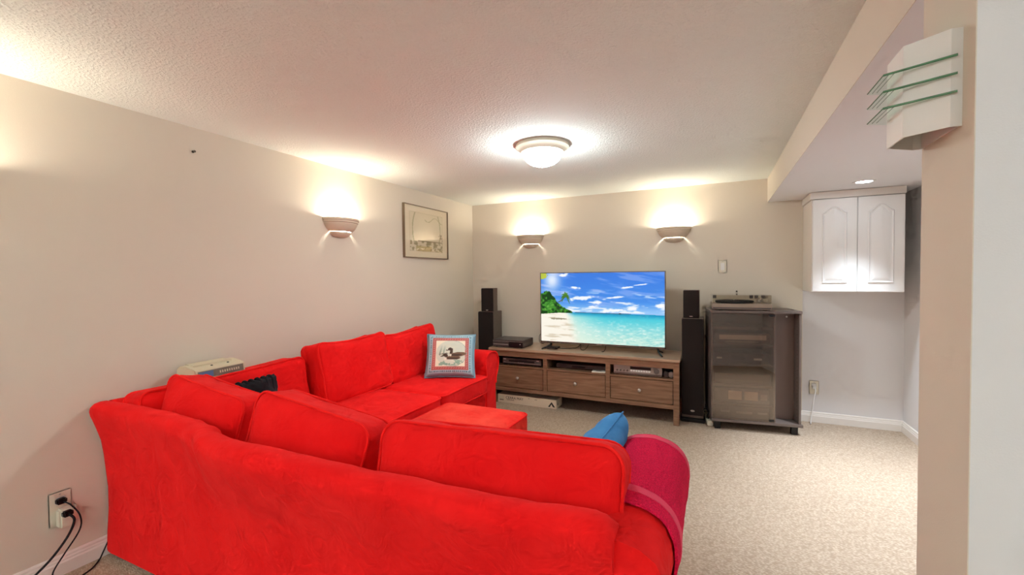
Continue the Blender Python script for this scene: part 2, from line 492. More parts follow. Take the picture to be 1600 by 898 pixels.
def flush_light(loc, label, dome):
    t = thing('ceiling_light', label, 'ceiling light', loc, group='flush ceiling lights')
    obj('rim', lathe([(.0, 0), (.168, 0), (.172, -.006), (.172, -.020), (.160, -.027), (.146, -.036), (.136, -.05), (.128, -.052), (.126, -.046)], 48), M['lamp_metal'], t, .6)
    prof = [(.127, -.046)] + [(.127*math.cos(a)**0.8, -.046-.088*math.sin(a)) for a in [PI/2*k/12 for k in range(1, 12)]] + [(0, -.134)]
    obj('glass_dome', lathe(prof, 48), dome, t, 3.2)
    obj('finial', lathe([(0, -.131), (.012, -.132), (.013, -.137), (.007, -.141), (.006, -.147), (0, -.149)], 16), M['chrome'], t, 1.0)
    return t
flush_light((-1.01, 2.627, ZC), 'round white flush ceiling light with lit opal glass dome and small finial', M['dome'])
flush_light((-1.0, -1.0, ZC), 'unseen opal flush dome added as fill light at the hall end of the room', M['dome_fill'])  # this dome and the next are added out of view as fill
flush_light((1.5, -.7, ZC), 'unseen opal flush dome added as fill light nearest the hall side wall', M['dome_fill'])

def sconce(loc, rz, label, power=P_SCONCE, col=WARM):
    t = thing('wall_sconce', label, 'wall lamp', loc, (0, 0, rz), group='half bowl wall sconces')
    outer = [(.156, .143), (.160, .138), (.160, .128), (.157, .125), (.152, .124), (.153, .112), (.150, .109), (.145, .108), (.145, .100), (.142, .094), (.132, .074), (.117, .057), (.102, .046), (.094, .0445)]
    inner = [(.094, .05), (.11, .060), (.13, .085), (.140, .105), (.148, .130), (.150, .143)]
    obj('bowl', lathe(outer+inner+[outer[0]], 40, 0, PI, 1, .82), M['plaster'], t, .7)
    obj('lower_cup', lathe([(.0905, .0405), (.0915, .036), (.090, .031), (.086, .024), (.072, .011), (.048, .003), (.02, 0), (0, 0)], 32, 0, PI, 1, .82), M['plaster'], t, .9)
    obj('light_slot', lathe([(.0925, .039), (.0945, .0455)], 10, .95, 1.5, 1, .82), M['slot'], t)
    obj('light_slot', lathe([(.0925, .039), (.0945, .0455)], 10, 1.75, 2.35, 1, .82), M['slot'], t)
    obj('wall_plate', box(-.07, .07, .0, .006, .03, .12, .002), M['plaster'], t)
    obj('bulb', lathe([(0, .062), (.014, .064), (.02, .074), (.018, .086), (.008, .094), (0, .095)], 16, center=(0, .06, 0)), M['slot'], t, 3.2)
    lamp_data('POINT', 'bulb_light', (0, .062, .118), power, col, t, .028)
    return t
ZS = 1.61
sconce((-1.6, YR, ZS), 0, 'unseen half bowl sconce added as fill light at the left of the hall end wall', P_FILL, HALL_FILL)  # four hall sconces added out of view to bounce fill off the ceiling
sconce((.6, YR, ZS), 0, 'unseen half bowl sconce added as fill light at the right of the hall end wall', P_FILL, HALL_FILL)
sconce((XL, -1.2, ZS), -PI/2, 'unseen half bowl sconce added as fill light on the left wall at the hall end', P_FILL, HALL_FILL)
sconce((XE, -.6, ZS), PI/2, 'unseen half bowl sconce added as fill light on the hall side wall', P_FILL, HALL_FILL)
sconce((XL, 2.452, ZS), -PI/2, 'lit half bowl wall sconce on the left wall before the framed picture')
sconce((XL, .47, ZS), -PI/2, 'lit half bowl wall sconce on the left wall over the near end of the sofa')
sconce((-1.868, YB, ZS), PI, 'lit half bowl wall sconce above the left end of the television')
sconce((-.364, YB, ZS), PI, 'lit half bowl wall sconce above the right end of the television')

def downlight(x, y, label, power, cone):
    t = thing('recessed_light', label, 'downlight', (x, y, ZB), group='recessed lights in the bulkhead')
    obj('trim_ring', lathe([(.046, .0), (.048, -.004), (.062, -.005), (.066, -.002), (.066, 0), (.046, 0)], 40), M['white_gloss'], t, .6)
    obj('lens', lathe([(0, -.002), (.046, -.002)], 32), M['down'], t)
    lamp_data('SPOT', 'beam', (0, 0, -.02), power*4, COOL, t, .04, (0, 0, 0), cone)
    return t
downlight(.944, 3.80, 'lit recessed downlight in the soffit before the white wall cabinet', P_DOWN*.6, 1.15)
downlight(.985, 2.78, 'lit recessed downlight in the soffit behind the wall stub', P_DOWN*1.1, 1.5)

# glass fin sconce on the stub
GF = (XB, 1.198, 1.574)
t = thing('glass_fin_sconce', 'unlit white angular sconce with three green glass fins on the cream wall end', 'wall lamp', GF)
def fin_ring(hw0, d0, hw1, d1):   # half widths along y and depth (-x)
    return [(-.0, -hw0), (-d0, -hw0-.004 if d0 else -hw0), (-d1, -hw1), (-d1, hw1), (-d0, hw0+.004 if d0 else hw0), (-.0, hw0)]
out = [(0, -.086), (-.018, -.088), (-.076, -.045), (-.076, .045), (-.018, .088), (0, .086)]
inn = [(-x*0 + (x+.003 if x < -.02 else x), y*(.965)) for x, y in out]
bm = bmesh.new()
for a, b in ((0, 1),):
    ro = [[Vector((x, y, z)) for x, y in out] for z in (0, .185)]
    ri = [[Vector((x, y, z)) for x, y in inn] for z in (.185, 0)]
    loft([ro[0], ro[1], ri[0], ri[1], ro[0]], closed=False, caps=False, bm=bm)
bmesh.ops.remove_doubles(bm, verts=bm.verts[:], dist=1e-6)
obj('shade', bm, M['white_gloss'], t)
obj('back_plate', box(-.004, 0, -.083, .083, .002, .183), M['white_gloss'], t)
obj('lamp_holder', lathe([(0, .02), (.018, .02), (.018, .07), (.012, .075), (0, .076)], 20, center=(-.04, 0, 0)), M['cream_plastic'], t, .8)
for zf in (.131, .097, .063):
    o = prism([(-.012, -.098), (-.109, -.050), (-.109, .053), (-.012, .100)], zf-.002, zf+.002, 'z')
    f = obj('glass_fin', o, M['glass_green'], t)
    e = bmesh.new()
    tube([(-.012, -.098, zf), (-.109, -.050, zf)], .0024, 6, bm=e)
    obj('near_edge', e, M['glass_edge'], f)
    e = bmesh.new()
    tube([(-.109, -.050, zf), (-.109, .053, zf)], .0012, 6, bm=e); tube([(-.100, -.0545, zf), (-.100, .053, zf)], .0008, 6, bm=e)
    tube([(-.092, -.0585, zf), (-.092, .053, zf)], .0008, 6, bm=e)
    obj('front_edge', e, M['glass_edge'], f)

# ------------------------------------------------------------------ sofa
SOFA = thing('sectional_sofa', 'large red slipcovered corner sofa with rolled arms and long back', 'sofa', (-1.75, 1.5, 0))
def interp(keys, x):
    for (a, va), (b, vb) in zip(keys, keys[1:]):
        if x <= b:
            t = max(0, (x-a)/(b-a)); t = t*t*(3-2*t) if isinstance(va, float) else t
            return va+(vb-va)*t
    return keys[-1][1]
def back_profile(h, th=.085):
    return [(.0, .03), (-.006, .12), (-.010, .22), (-.010, .32), (-.008, .40), (-.002, .48), (.006, .55), (.016, .61), (.025, h-.075), (.030, h-.055), (.030, h-.035), (.024, h-.018), (.010, h-.005), (-.012, h), (-.035, h-.002), (-.055, h-.012), (-.070, h-.030), (-.080, h-.06), (-th, .56), (-th-.01, .45), (-th-.02, .3), (-th-.02, .03)]
# near back, seen from behind
ky = [(-2.62, .985), (-2.3, 1.005), (-1.93, .995), (-1.8, .972), (-1.70, .935), (-1.5, .925), (-1.15, .940), (-.68, .976), (-.2, 1.015)]
kh = [(-2.62, .742), (-2.5, .740), (-2.3, .736), (-1.95, .732), (-1.78, .730), (-1.62, .726), (-1.4, .727), (-1.15, .722), (-.7, .711), (-.3, .713)]
rings = []
xs = list(np.linspace(-2.60, -.232, 110))
for i, x in enumerate(xs):
    h = interp(kh, x); ytop = interp(ky, x); ylow = .985+.03*(x+2.62)/2.4
    end = max(0, 1-(xs[-1]-x)/.05); st = max(0, 1-(x-xs[0])/.05)
    h -= .035*end**2 + .012*st**2
    ring = []
    for d, z in back_profile(h):
        k = min(1, max(0, (z-.38)/.27)); k = k*k*(3-2*k); y = ylow+(ytop-ylow)*k
        dx = -.010*st
        ring.append(Vector((x+dx+(.012*end*max(0, (z-.4)/.3)), y-d-.02*max(0, (z-.5)/.24)*max(0, 1-(x+2.6)/.5)+.02*(end**2+st**2*.6)*(1 if d > -.08 else -1), z)))
    rings.append(ring)
bm = loft(rings); rough_up(bm, .0045, 5.5, 2.0, .06); rough_up(bm, .002, 14, 5.0, .06)
obj('back_panel', bm, M['red'], SOFA, .9, world=True)
# back along the left wall
rings = []
ys = list(np.linspace(1.02, 3.33, 80))
for y in ys:
    end = max(0, 1-(ys[-1]-y)/.06)
    rings.append([Vector((-2.59-d*.75, y, z-(.03*end**2 if z > .5 else 0))) for d, z in back_profile(.735-.01*max(0, (y-1.9)/1.4), .12)])
bm = loft(rings); rough_up(bm, .004, 6, 9.0, .06)
obj('back_panel', bm, M['red'], SOFA, .9, world=True)
# arms
ARM = [(.098, .03), (.088, .14), (.082, .26), (.082, .38), (.088, .44), (.108, .475), (.128, .515), (.137, .56), (.131, .605), (.110, .642), (.075, .665), (.03, .674), (-.02, .673), (-.06, .662), (-.092, .635), (-.105, .595), (-.104, .55), (-.094, .50), (-.086, .44), (-.084, .3), (-.086, .03)]
def arm(P, n=40):
    rings = []
    for i in range(n+1):
        s = i/n; e = max(0, 1-(1-s)/.05)
        k = 1-.05*e*e
        rings.append([P(a*k, s, .36+(z-.36)*(1-.03*e*e) if z > .2 else z) for a, z in ARM])
    return loft(rings)
def larm(a, s, z): return Vector((-2.56+.83*s, 3.238+a, z*.985 if z > .3 else z))
def rarm(a, s, z): return Vector((-.235+a, 1.03+.72*s, z*.975 if z > .3 else z))
for fn, sd in ((larm, 1.0), (rarm, 4.0)):
    bm = arm(fn); rough_up(bm, .003, 7, sd, .06)
    ao = obj('arm', bm, M['red'], SOFA, .9, world=True)
    loop = [fn(a*.95, 1.006, .36+(z-.36)*.97 if z > .2 else z) for a, z in ARM[3:-2]]
    obj('piping', tube(catmull(loop, 4), .0055, 8), M['redpipe'], ao, 3.2, world=True)
# base under the seats, with skirt
def skirt(x0, x1, y0, y1, zt, amp=.004):
    rings = []; n = 26
    def per(z):
        k = (zt-z)/zt; off = .012*k*k
        pts = []
        for a, b in (((x0, y0), (x1, y0)), ((x1, y0), (x1, y1)), ((x1, y1), (x0, y1)), ((x0, y1), (x0, y0))):
            L = math.hypot(b[0]-a[0], b[1]-a[1]); nn = n
            nx, ny = (b[1]-a[1])/L, -(b[0]-a[0])/L
            for i in range(nn):
                t = i/nn; o = off + amp*math.sin(t*L*30+a[0]*3)*k
                pts.append(Vector((a[0]+(b[0]-a[0])*t+nx*o, a[1]+(b[1]-a[1])*t+ny*o, z)))
        return pts
    return loft([per(z) for z in (.03, .09, .15, .2, .26, zt-.006, zt)])
obj('base', skirt(-2.44, -1.745, 1.15, 3.17, .335), M['red'], SOFA, .7, world=True)
obj('base', skirt(-1.76, -.27, 1.19, 1.86, .335), M['red'], SOFA, .7, world=True)
for x, y in ((-2.53, 1.06), (-.28, 1.12), (-.28, 1.66), (-1.80, 3.25), (-1.80, 1.78)):
    obj('foot', lathe([(0, .0), (.02, .0), (.026, .06), (.026, .08), (0, .08)], 14, center=(x, y, 0)), M['blackmatt'], SOFA, .7, world=True)

def cushion_mesh(w, h, t, r=.05, bulge=.03, sag=0.0, ear=0.0, skew=0.0, amp=.006, seed=0.0, cuts=22, edge_in=0.0):
    """box cushion, x across (centred), z 0..h, y centred; returns bm and the deform function"""
    bm = bmesh.new(); bmesh.ops.create_cube(bm, size=2.0)
    bmesh.ops.subdivide_edges(bm, edges=bm.edges[:], cuts=cuts, use_grid_fill=True)
    hw, hh, ht = w/2, h/2, t/2
    def shape(p):
        q = Vector((p.x*hw, p.y*ht, p.z*hh))
        rr = min(r, ht*.95)
        inner = Vector((max(-hw+rr, min(hw-rr, q.x)), max(-ht+rr*.55, min(ht-rr*.55, q.y)), max(-hh+rr, min(hh-rr, q.z))))
        d = q-inner
        # round: project the corner shell to an ellipsoid
        e = Vector((d.x/rr, d.y/(rr*.55), d.z/rr)); L = e.length
        m = max(abs(e.x), abs(e.y), abs(e.z))
        if L > 1e-6: e = e*(m/L)
        return inner+Vector((e.x*rr, e.y*rr*.55, e.z*rr))
    def deform(q):
        u, v = q.x/hw, q.z/hh
        k = max(0, 1-u*u)*max(0, 1-v*v)
        y = q.y*(1+2*bulge/t*k)
        z = q.z
        up = max(0, v)
        z += -sag*(1-u*u)*up*up + ear*up*up*abs(u)**6*(1 if True else 0)
        z += skew*u*up
        x = q.x*(1-.02*(1-abs(v)))
        x *= 1+edge_in*(v*v-1)
        return Vector((x, y, z+hh))
    for v in bm.verts: v.co = deform(shape(v.co))
    if amp: rough_up(bm, amp, 7.0, seed); rough_up(bm, amp*.4, 19.0, seed+3)
    def pipe(sidey):
        pts = []; rr = min(r, ht*.95); n = 10
        def seg(a, b):
            for i in range(n): pts.append(a+(b-a)*(i/n))
        cs = [(hw-rr, -hh+rr, -PI/2), (hw-rr, hh-rr, 0), (-hw+rr, hh-rr, PI/2), (-hw+rr, -hh+rr, PI)]
        for (cx, cz, a0) in cs:
            for i in range(7):
                a = a0+PI/2*i/6
                pts.append(Vector((cx+rr*.97*math.cos(a), 0, cz+rr*.97*math.sin(a))))
        # fill the straight runs
        full = []
        for i, p in enumerate(pts):
            q = pts[(i+1) % len(pts)]; L = (q-p).length; k = max(1, int(L/.03))
            for j in range(k): full.append(p+(q-p)*(j/k))
        yy = sidey*(ht-rr*.30)
        out = []
        for p in full:
            out.append(deform(Vector((p.x, yy, p.z))))
        return tube(out, .0055, 6, True)
    return bm, pipe

def cushion(name, label, loc, rot, dims, group=None, cat='cushion', parent=None, pipes=(-1, 1), mt='red', **kw):
    bm, pipe = cushion_mesh(*dims, **kw)
    if parent is None:
        t = thing(name, label, cat, loc, rot, group)
        c = obj('cover', bm, M[mt], t, 3.2)
    else:
        m = Matrix.Translation(Vector(loc)) @ Euler(rot).to_matrix().to_4x4()
        bm.transform(m); c = t = obj(name, bm, M[mt], parent, 3.2, world=True)
    for s in pipes:
        pb = pipe(s)
        if parent is not None: pb.transform(m)
        obj('piping', pb, M['redpipe'], t, 3.2, world=parent is not None)
    return t
# seat cushions: parts of the sofa (laid flat: local z -> across, y -> up)
def seat(x0, x1, y0, y1, seed, zc=.405, th=.15):
    # built standing, then tipped so that its thickness is vertical
    cushion('seat_cushion', None, ((x0+x1)/2, y1, zc), (PI/2, 0, 0), (x1-x0, y1-y0, th), parent=SOFA, r=.045, bulge=.012, amp=.004, seed=seed, pipes=(-1, 1), cuts=16)
seat(-2.43, -1.70, 2.48, 3.14, 1.0)
seat(-2.43, -1.70, 1.86, 2.475, 2.0, .402)
seat(-2.43, -1.76, 1.17, 1.855, 3.0)
seat(-1.755, -1.05, 1.2, 1.90, 4.0)
seat(-1.045, -.295, 1.22, 1.91, 5.0)

G = 'loose red back cushions of the corner sofa'
Q = PI/2
cushion('back_cushion', 'slouching red back cushion nearest the corner, seen from behind', (-2.11, 1.145, .445), (math.radians(-12), math.radians(6), math.radians(-2)), (.60, .375, .17), G, r=.06, bulge=.03, sag=.005, seed=11.0)
cushion('back_cushion', 'red back cushion seen from behind in the middle of the near sofa back', (-1.455, 1.145, .430), (math.radians(-12), math.radians(8), math.radians(1)), (.60, .375, .17), G, r=.06, bulge=.03, sag=.0, seed=12.0)
cushion('back_cushion', 'widest red back cushion, seen from behind beside the towel draped arm', (-.632, 1.154, .446), (math.radians(-16), math.radians(-1.2), math.radians(3)), (.835, .36, .17), G, r=.07, bulge=.025, sag=-.0, seed=13.0)
cushion('back_cushion', 'low red back cushion against the left wall below the clock radio', (-2.40, 1.48, .480), (math.radians(-8), math.radians(-1.5), Q), (.88, .31, .17), G, r=.05, bulge=.02, sag=.01, seed=14.0)
cushion('back_cushion', 'upright red back cushion facing the room between the black cloth and the loon pillow', (-2.30, 2.27, .468), (math.radians(-12), math.radians(-.5), Q), (.63, .41, .19), G, r=.06, bulge=.03, sag=.02, ear=.012, seed=15.0)
cushion('back_cushion', 'red back cushion behind the loon pillow, next to the far arm', (-2.30, 2.90, .465), (math.radians(-12), math.radians(-3), Q), (.66, .40, .19), G, r=.06, bulge=.03, sag=.02, ear=.01, seed=16.0)

# ottoman
t = thing('ottoman', 'square red slipcovered ottoman pushed up to the sofa seat', 'ottoman', (-1.365, 2.2, 0))
ox0, ox1, oy0, oy1 = -1.672, -1.062, 1.925, 2.49
obj('base', skirt(ox0+.012, ox1-.012, oy0+.012, oy1-.012, .31), M['red'], t, .7, world=True)
bm, pipe = cushion_mesh(ox1-ox0, oy1-oy0, .14, r=.045, bulge=.012, amp=.003, seed=21.0, cuts=18)
m = Matrix.Translation(Vector(((ox0+ox1)/2, oy1, .372))) @ Euler((Q, 0, 0)).to_matrix().to_4x4()
bm.transform(m); c = obj('top_cushion', bm, M['redsheen'], t, 3.2, world=True)
for s in (-1, 1):
    pb = pipe(s); pb.transform(m); obj('piping', pb, M['redpipe'], c, 3.2, world=True)
for x in (ox0+.07, ox1-.07):
    for y in (oy0+.07, oy1-.07):
        obj('foot', lathe([(0, 0), (.02, 0), (.024, .06), (0, .06)], 12, center=(x, y, 0)), M['blackmatt'], t, .7, world=True)

# towel over the near arm
t = thing('towel', 'crimson terry towel draped over the near sofa arm', 'towel', (-.2, 1.5, .6))
TP = [(.100, .30), (.094, .38), (.098, .44), (.118, .475), (.138, .515), (.147, .56), (.141, .608), (.118, .65), (.080, .674), (.03, .684), (-.02, .683), (-.065, .672), (-.100, .642), (-.115, .598), (-.113, .55), (-.103, .505)]
def towel_sheet(s0, s1, off, n=34, full=True):
    tp = catmull([Vector((a, 0, z)) for a, z in TP], 4)
    rings = []
    for i in range(n+1):
        s = s0+(s1-s0)*i/n
        ring = []
        for k, p in enumerate(tp):
            q = k/len(tp)
            y = 1.22+.55*s - .10*(1-s)*(1-q)**2*1.0   # rear hem runs askew
            drop = max(0, s-.95)/.05*.03
            lift = .004*noise.noise(Vector((k*.12, s*5, 2.0)))+.002*noise.noise(Vector((k*.4, s*16, 7.0)))
            c = Vector((-.0, 0, .55)); d = Vector((p.x, 0, p.z-.55)).normalized()
            ring.append(Vector((-.235+p.x+d.x*(off+lift-drop*.4), y, p.z*.975+d.z*(off+lift-drop*.4))))
        rings.append(ring)
    return rings
def sheet(r1, r2):
    rings = [a+b[::-1] for a, b in zip(r1, r2)]
    return loft(rings)
obj('cloth', sheet(towel_sheet(0, 1, .004), towel_sheet(0, 1, -.004)), M['towel'], t, 1.2, world=True)
for s0, s1 in ((.10, .16), (.87, .93)):
    obj('woven_band', sheet(towel_sheet(s0, s1, .006, 4), towel_sheet(s0, s1, .003, 4)), M['towelband'], t, 1.2, world=True)

def pillow_mesh(w, h, t, n=28, sharp=.5, dents=.0, seed=0.0):
    """knife-edge pillow: x centred, z 0..h, y thickness"""
    bm = bmesh.new(); V = {}
    def th(u, v):
        k = max(0, (1-u**4))*max(0, (1-v**4))
        return t/2*k**sharp
    for s in (-1, 1):
        for j in range(n+1):
            for i in range(n+1):
                if s == 1 and (i in (0, n) or j in (0, n)): V[(s, i, j)] = V[(-1, i, j)]; continue
                u, v = -1+2*i/n, -1+2*j/n
                pin = 1-.06*(1-u*u)*abs(v)**3
                pinx = 1-.06*(1-v*v)*abs(u)**3
                d = dents*noise.noise(Vector((u*2+seed, v*2, s+seed)))
                V[(s, i, j)] = bm.verts.new((u*w/2*pinx, s*(th(u, v)+(d if th(u, v) > .01 else 0)), (v*pin+1)*h/2))
    for s in (-1, 1):
        for j in range(n):
            for i in range(n):
                bm.faces.new((V[(s, i, j)], V[(s, i+1, j)], V[(s, i+1, j+1)], V[(s, i, j+1)]))
    def edge(u, v):
        pin = 1-.06*(1-u*u)*abs(v)**3; pinx = 1-.06*(1-v*v)*abs(u)**3
        return Vector((u*w/2*pinx, 0, (v*pin+1)*h/2))
    loop = [edge(-1+2*i/20, -1) for i in range(20)]+[edge(1, -1+2*i/20) for i in range(20)]+[edge(1-2*i/20, 1) for i in range(20)]+[edge(-1, 1-2*i/20) for i in range(20)]
    return bm, loop, th

# blue pillow leaning on the arm
t = thing('throw_pillow', 'plain blue throw pillow leaning against the inner side of the towel draped arm', 'pillow', (-.455, 1.60, .470), (math.radians(-22), 0, math.radians(-92)))
bm, loop, _ = pillow_mesh(.36, .29, .14, dents=.012, seed=4)
obj('cover', bm, M['blue'], t, 1.4)
obj('seam', tube(loop, .003, 6, True), M['blue'], t, 3.2)

# black folded cloth in the corner
t = thing('folded_cloth', 'folded black cloth tucked upright in the sofa corner', 'cloth', (-2.14, 1.44, .485), (math.radians(-10), 0, Q+.1))
bm, loop, _ = pillow_mesh(.30, .295, .10, sharp=.3, dents=.02, seed=9)
rough_up(bm, .008, 22, 3.0)
obj('folds', bm, M['black_cloth'], t, 1.2)
for k in range(7):
    x = -.11+.036*k
    obj('pleat', tube(catmull([(x-.012, -.045, .20), (x, -.035, .27), (x+.006, 0, .292), (x+.012, .035, .27)], 6), .007, 8), M['black_cloth'], t, 3.2)

# loon pillow
def loon_image(N=150):
    v, u = np.mgrid[0:N, 0:N]/(N-1.0)
    a = np.minimum(np.minimum(u, 1-u), np.minimum(v, 1-v))
    img = np.zeros((N, N, 3))+np.array((140., 170, 184))
    img = mix(img, (168, 196, 204), sstep(.035, .045, a))
    dash = ((np.sin(u*150) > 0) & ((v < .12) | (v > .88))) | ((np.sin(v*150) > 0) & ((u < .12) | (u > .88)))
    img = mix(img, (70, 100, 110), ((a > .07) & (a < .095) & dash)*1.0)
    img = mix(img, (186, 96, 90), sstep(.115, .122, a))
    img = mix(img, (214, 160, 148), ((np.sin((u+v)*120) > .3) & (a > .135) & (a < .17))*.7)
    img = mix(img, (240, 228, 202), sstep(.185, .192, a))
    r = np.hypot((u-.52)/.32, (v-.50)/.31)
    wash = fbm(u*6, v*14)
    inner = (r < 1)
    img = mix(img, (196, 204, 190), inner*(.35+.5*wash)*(a > .19))
    img = mix(img, (150, 164, 156), ((np.abs(r-1) < .02) & (u > .45))*.7)
    img = mix(img, (126, 150, 128), ((u < .42) & (u > .25) & (v < .56) & (v > .30) & (np.sin(u*90+v*14) > .1))*(.7*sstep(.28, .5, v)))
    img = mix(img, (124, 160, 138), (fbm(u*9+3, v*16) > .52)*((v > .66) & (v < .78) & (u > .27) & (u < .78))*.8)
    def ell(cx, cy, rx, ry, rot, c, img):
        dx, dy = u-cx, v-cy; x = dx*math.cos(rot)+dy*math.sin(rot); y = -dx*math.sin(rot)+dy*math.cos(rot)
        return mix(img, c, sstep(1.08, .95, np.hypot(x/rx, y/ry)))
    dk = (78, 58, 46); br = (120, 92, 70)
    img = ell(.66, .53, .17, .05, -.12, br, img); img = ell(.62, .545, .12, .025, -.1, dk, img)
    img = ell(.52, .47, .03, .08, .25, dk, img); img = ell(.50, .41, .05, .035, .2, dk, img); img = ell(.44, .43, .035, .012, -.15, dk, img)
    img = ell(.55, .61, .16, .045, -.02, br, img); img = ell(.56, .625, .13, .025, 0, dk, img)
    img = ell(.40, .555, .05, .035, .3, dk, img); img = ell(.33, .575, .04, .012, -.2, dk, img)
    img = ell(.40, .63, .03, .03, 0, (236, 226, 208), img); img = ell(.505, .55, .02, .025, 0, (230, 220, 200), img)
    img = ell(.36, .52, .1, .008, -.1, (90, 84, 70), img)
    return to_lin(img)
A0 = Vector((-2.10, 2.79, .487)); A1 = Vector((-1.757, 2.986, .487))
dirx = (A1-A0); Wp = .40
ang = math.atan2(dirx.y, dirx.x)
t = thing('throw_pillow', 'square tapestry pillow picturing two loons, propped by the far sofa arm', 'pillow', (A0+A1)/2+Vector((0.01, .0, .004)), (math.radians(-29), math.radians(1.5), ang))
bm, loop, th = pillow_mesh(.40, .37, .11, dents=.008, seed=2)
obj('back_cover', bm, M['bluetrim'], t, 1.4)
me = grid_face(.386, .356, 110, 110, loon_image(), lambda u, v: -th(-1+2*u, -1+2*v)*1.02-.010-.006*noise.noise(Vector((u*3, v*3, 1))))
pf = link_mesh('picture_panel', me, attr_mat('tapestry_print', .85), t)
for p in me.polygons: p.use_smooth = True
for v_ in me.vertices:
    u, v = v_.co.x/.386*2-1, v_.co.z/.356*2-1
    v_.co.x = u*.193*(1-.05*(1-v*v)*abs(u)**3); v_.co.z = .007+(v*(1-.05*(1-u*u)*abs(v)**3)+1)*.178
obj('trim_cord', tube(loop, .0055, 6, True), M['bluetrim'], t, 3.2)

# clock radio on the sofa back
t = thing('clock_radio', 'beige clock radio with grey dial lying on the sofa back by the left wall', 'clock radio', (-2.505, 1.43, .778), (math.radians(0), math.radians(4), math.radians(4)))
body = [(-.075, 0), (.075, 0), (.078, .008), (.07, .052), (.05, .058), (-.02, .066), (-.06, .06), (-.075, .045)]
obj('body', prism([(a, z) for a, z in body], -.135, .135, 'y', .003), M['beigeplastic'], t)
fp = obj('dial_panel', prism([(.0775, .010), (.0795, .010), (.0725, .046), (.0705, .046)], -.122, .126, 'y'), M['panel'], t)
obj('display', prism([(.0785, .014), (.0808, .014), (.0748, .042), (.0728, .042)], -.115, -.045, 'y'), M['lcd'], t)
for k in range(9):
    y = -.01+.013*k
    obj('dial_mark', prism([(.0768, .022), (.0786, .022), (.076, .034), (.0745, .034)], y, y+.006, 'y'), M['beigeplastic'], fp)
for y in (-.03, .06):
    obj('button', lathe([(0, .004), (.005, .004), (.006, 0)], 10, center=(.04, y, .060)), M['dkgrey'], t)
obj('speaker_ridge', box(-.055, .02, -.11, .10, .058, .068, .004), M['beigeplastic'], t)

# ------------------------------------------------------------------ media bench
BX0, BX1, BY0, BY1 = -2.104, -.274, 3.905, 4.375
t = thing('media_bench', 'long dark brown wooden media bench with three drawers', 'media bench', (-1.19, 4.14, 0))
def W(name, *a, bev=.0025, m='wood', parent=None):
    return obj(name, box(*a, bev), M[m], parent or t, None, world=True)
top = W('top', BX0-.008, BX1+.006, BY0-.012, BY1, .546, .570, bev=.004, m='wood_sheen')
D = [(-2.104, -2.045), (-1.517, -1.477), (-.905, -.864), (-.322, -.274)]
for x0, x1 in (D[0], D[3]):
    for y0, y1 in ((BY0, BY0+.045), (BY1-.045, BY1)):
        W('leg', x0, x1, y0, y1, 0, .546)
for x0, x1 in D[1:3]:
    W('divider', x0, x1, BY0+.004, BY1-.02, .138, .49)
W('top_rail', D[0][1], D[3][0], BY0+.003, BY0+.025, .488, .546)
W('bottom_rail', D[0][1], D[3][0], BY0+.003, BY0+.03, .137, .176)
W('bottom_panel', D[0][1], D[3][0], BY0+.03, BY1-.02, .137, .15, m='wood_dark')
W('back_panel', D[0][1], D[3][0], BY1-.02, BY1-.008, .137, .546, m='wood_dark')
W('side_panel', BX0+.012, BX0+.03, BY0+.045, BY1-.045, .137, .546)
W('side_panel', BX1-.03, BX1-.012, BY0+.045, BY1-.045, .137, .546)
W('shelf', D[0][1], D[3][0], BY0+.008, BY1-.02, .380, .396)
for (a, b), kx in zip(((D[0][1], D[1][0]), (D[1][1], D[2][0]), (D[2][1], D[3][0])), (-1.786, -1.19, -.604)):
    d = W('drawer', a+.004, b-.004, BY0+.006, BY0+.026, .180, .376)
    kb = lathe([(0, -.002), (.007, -.002), (.007, .010), (.014, .014), (.0165, .020), (.014, .027), (.007, .030), (0, .031)], 20)
    kb.transform(Matrix.Translation(Vector((kx, BY0+.006, .280))) @ Matrix.Rotation(PI/2, 4, 'X'))
    obj('knob', kb, M['chrome'], d, 1.0, world=True)

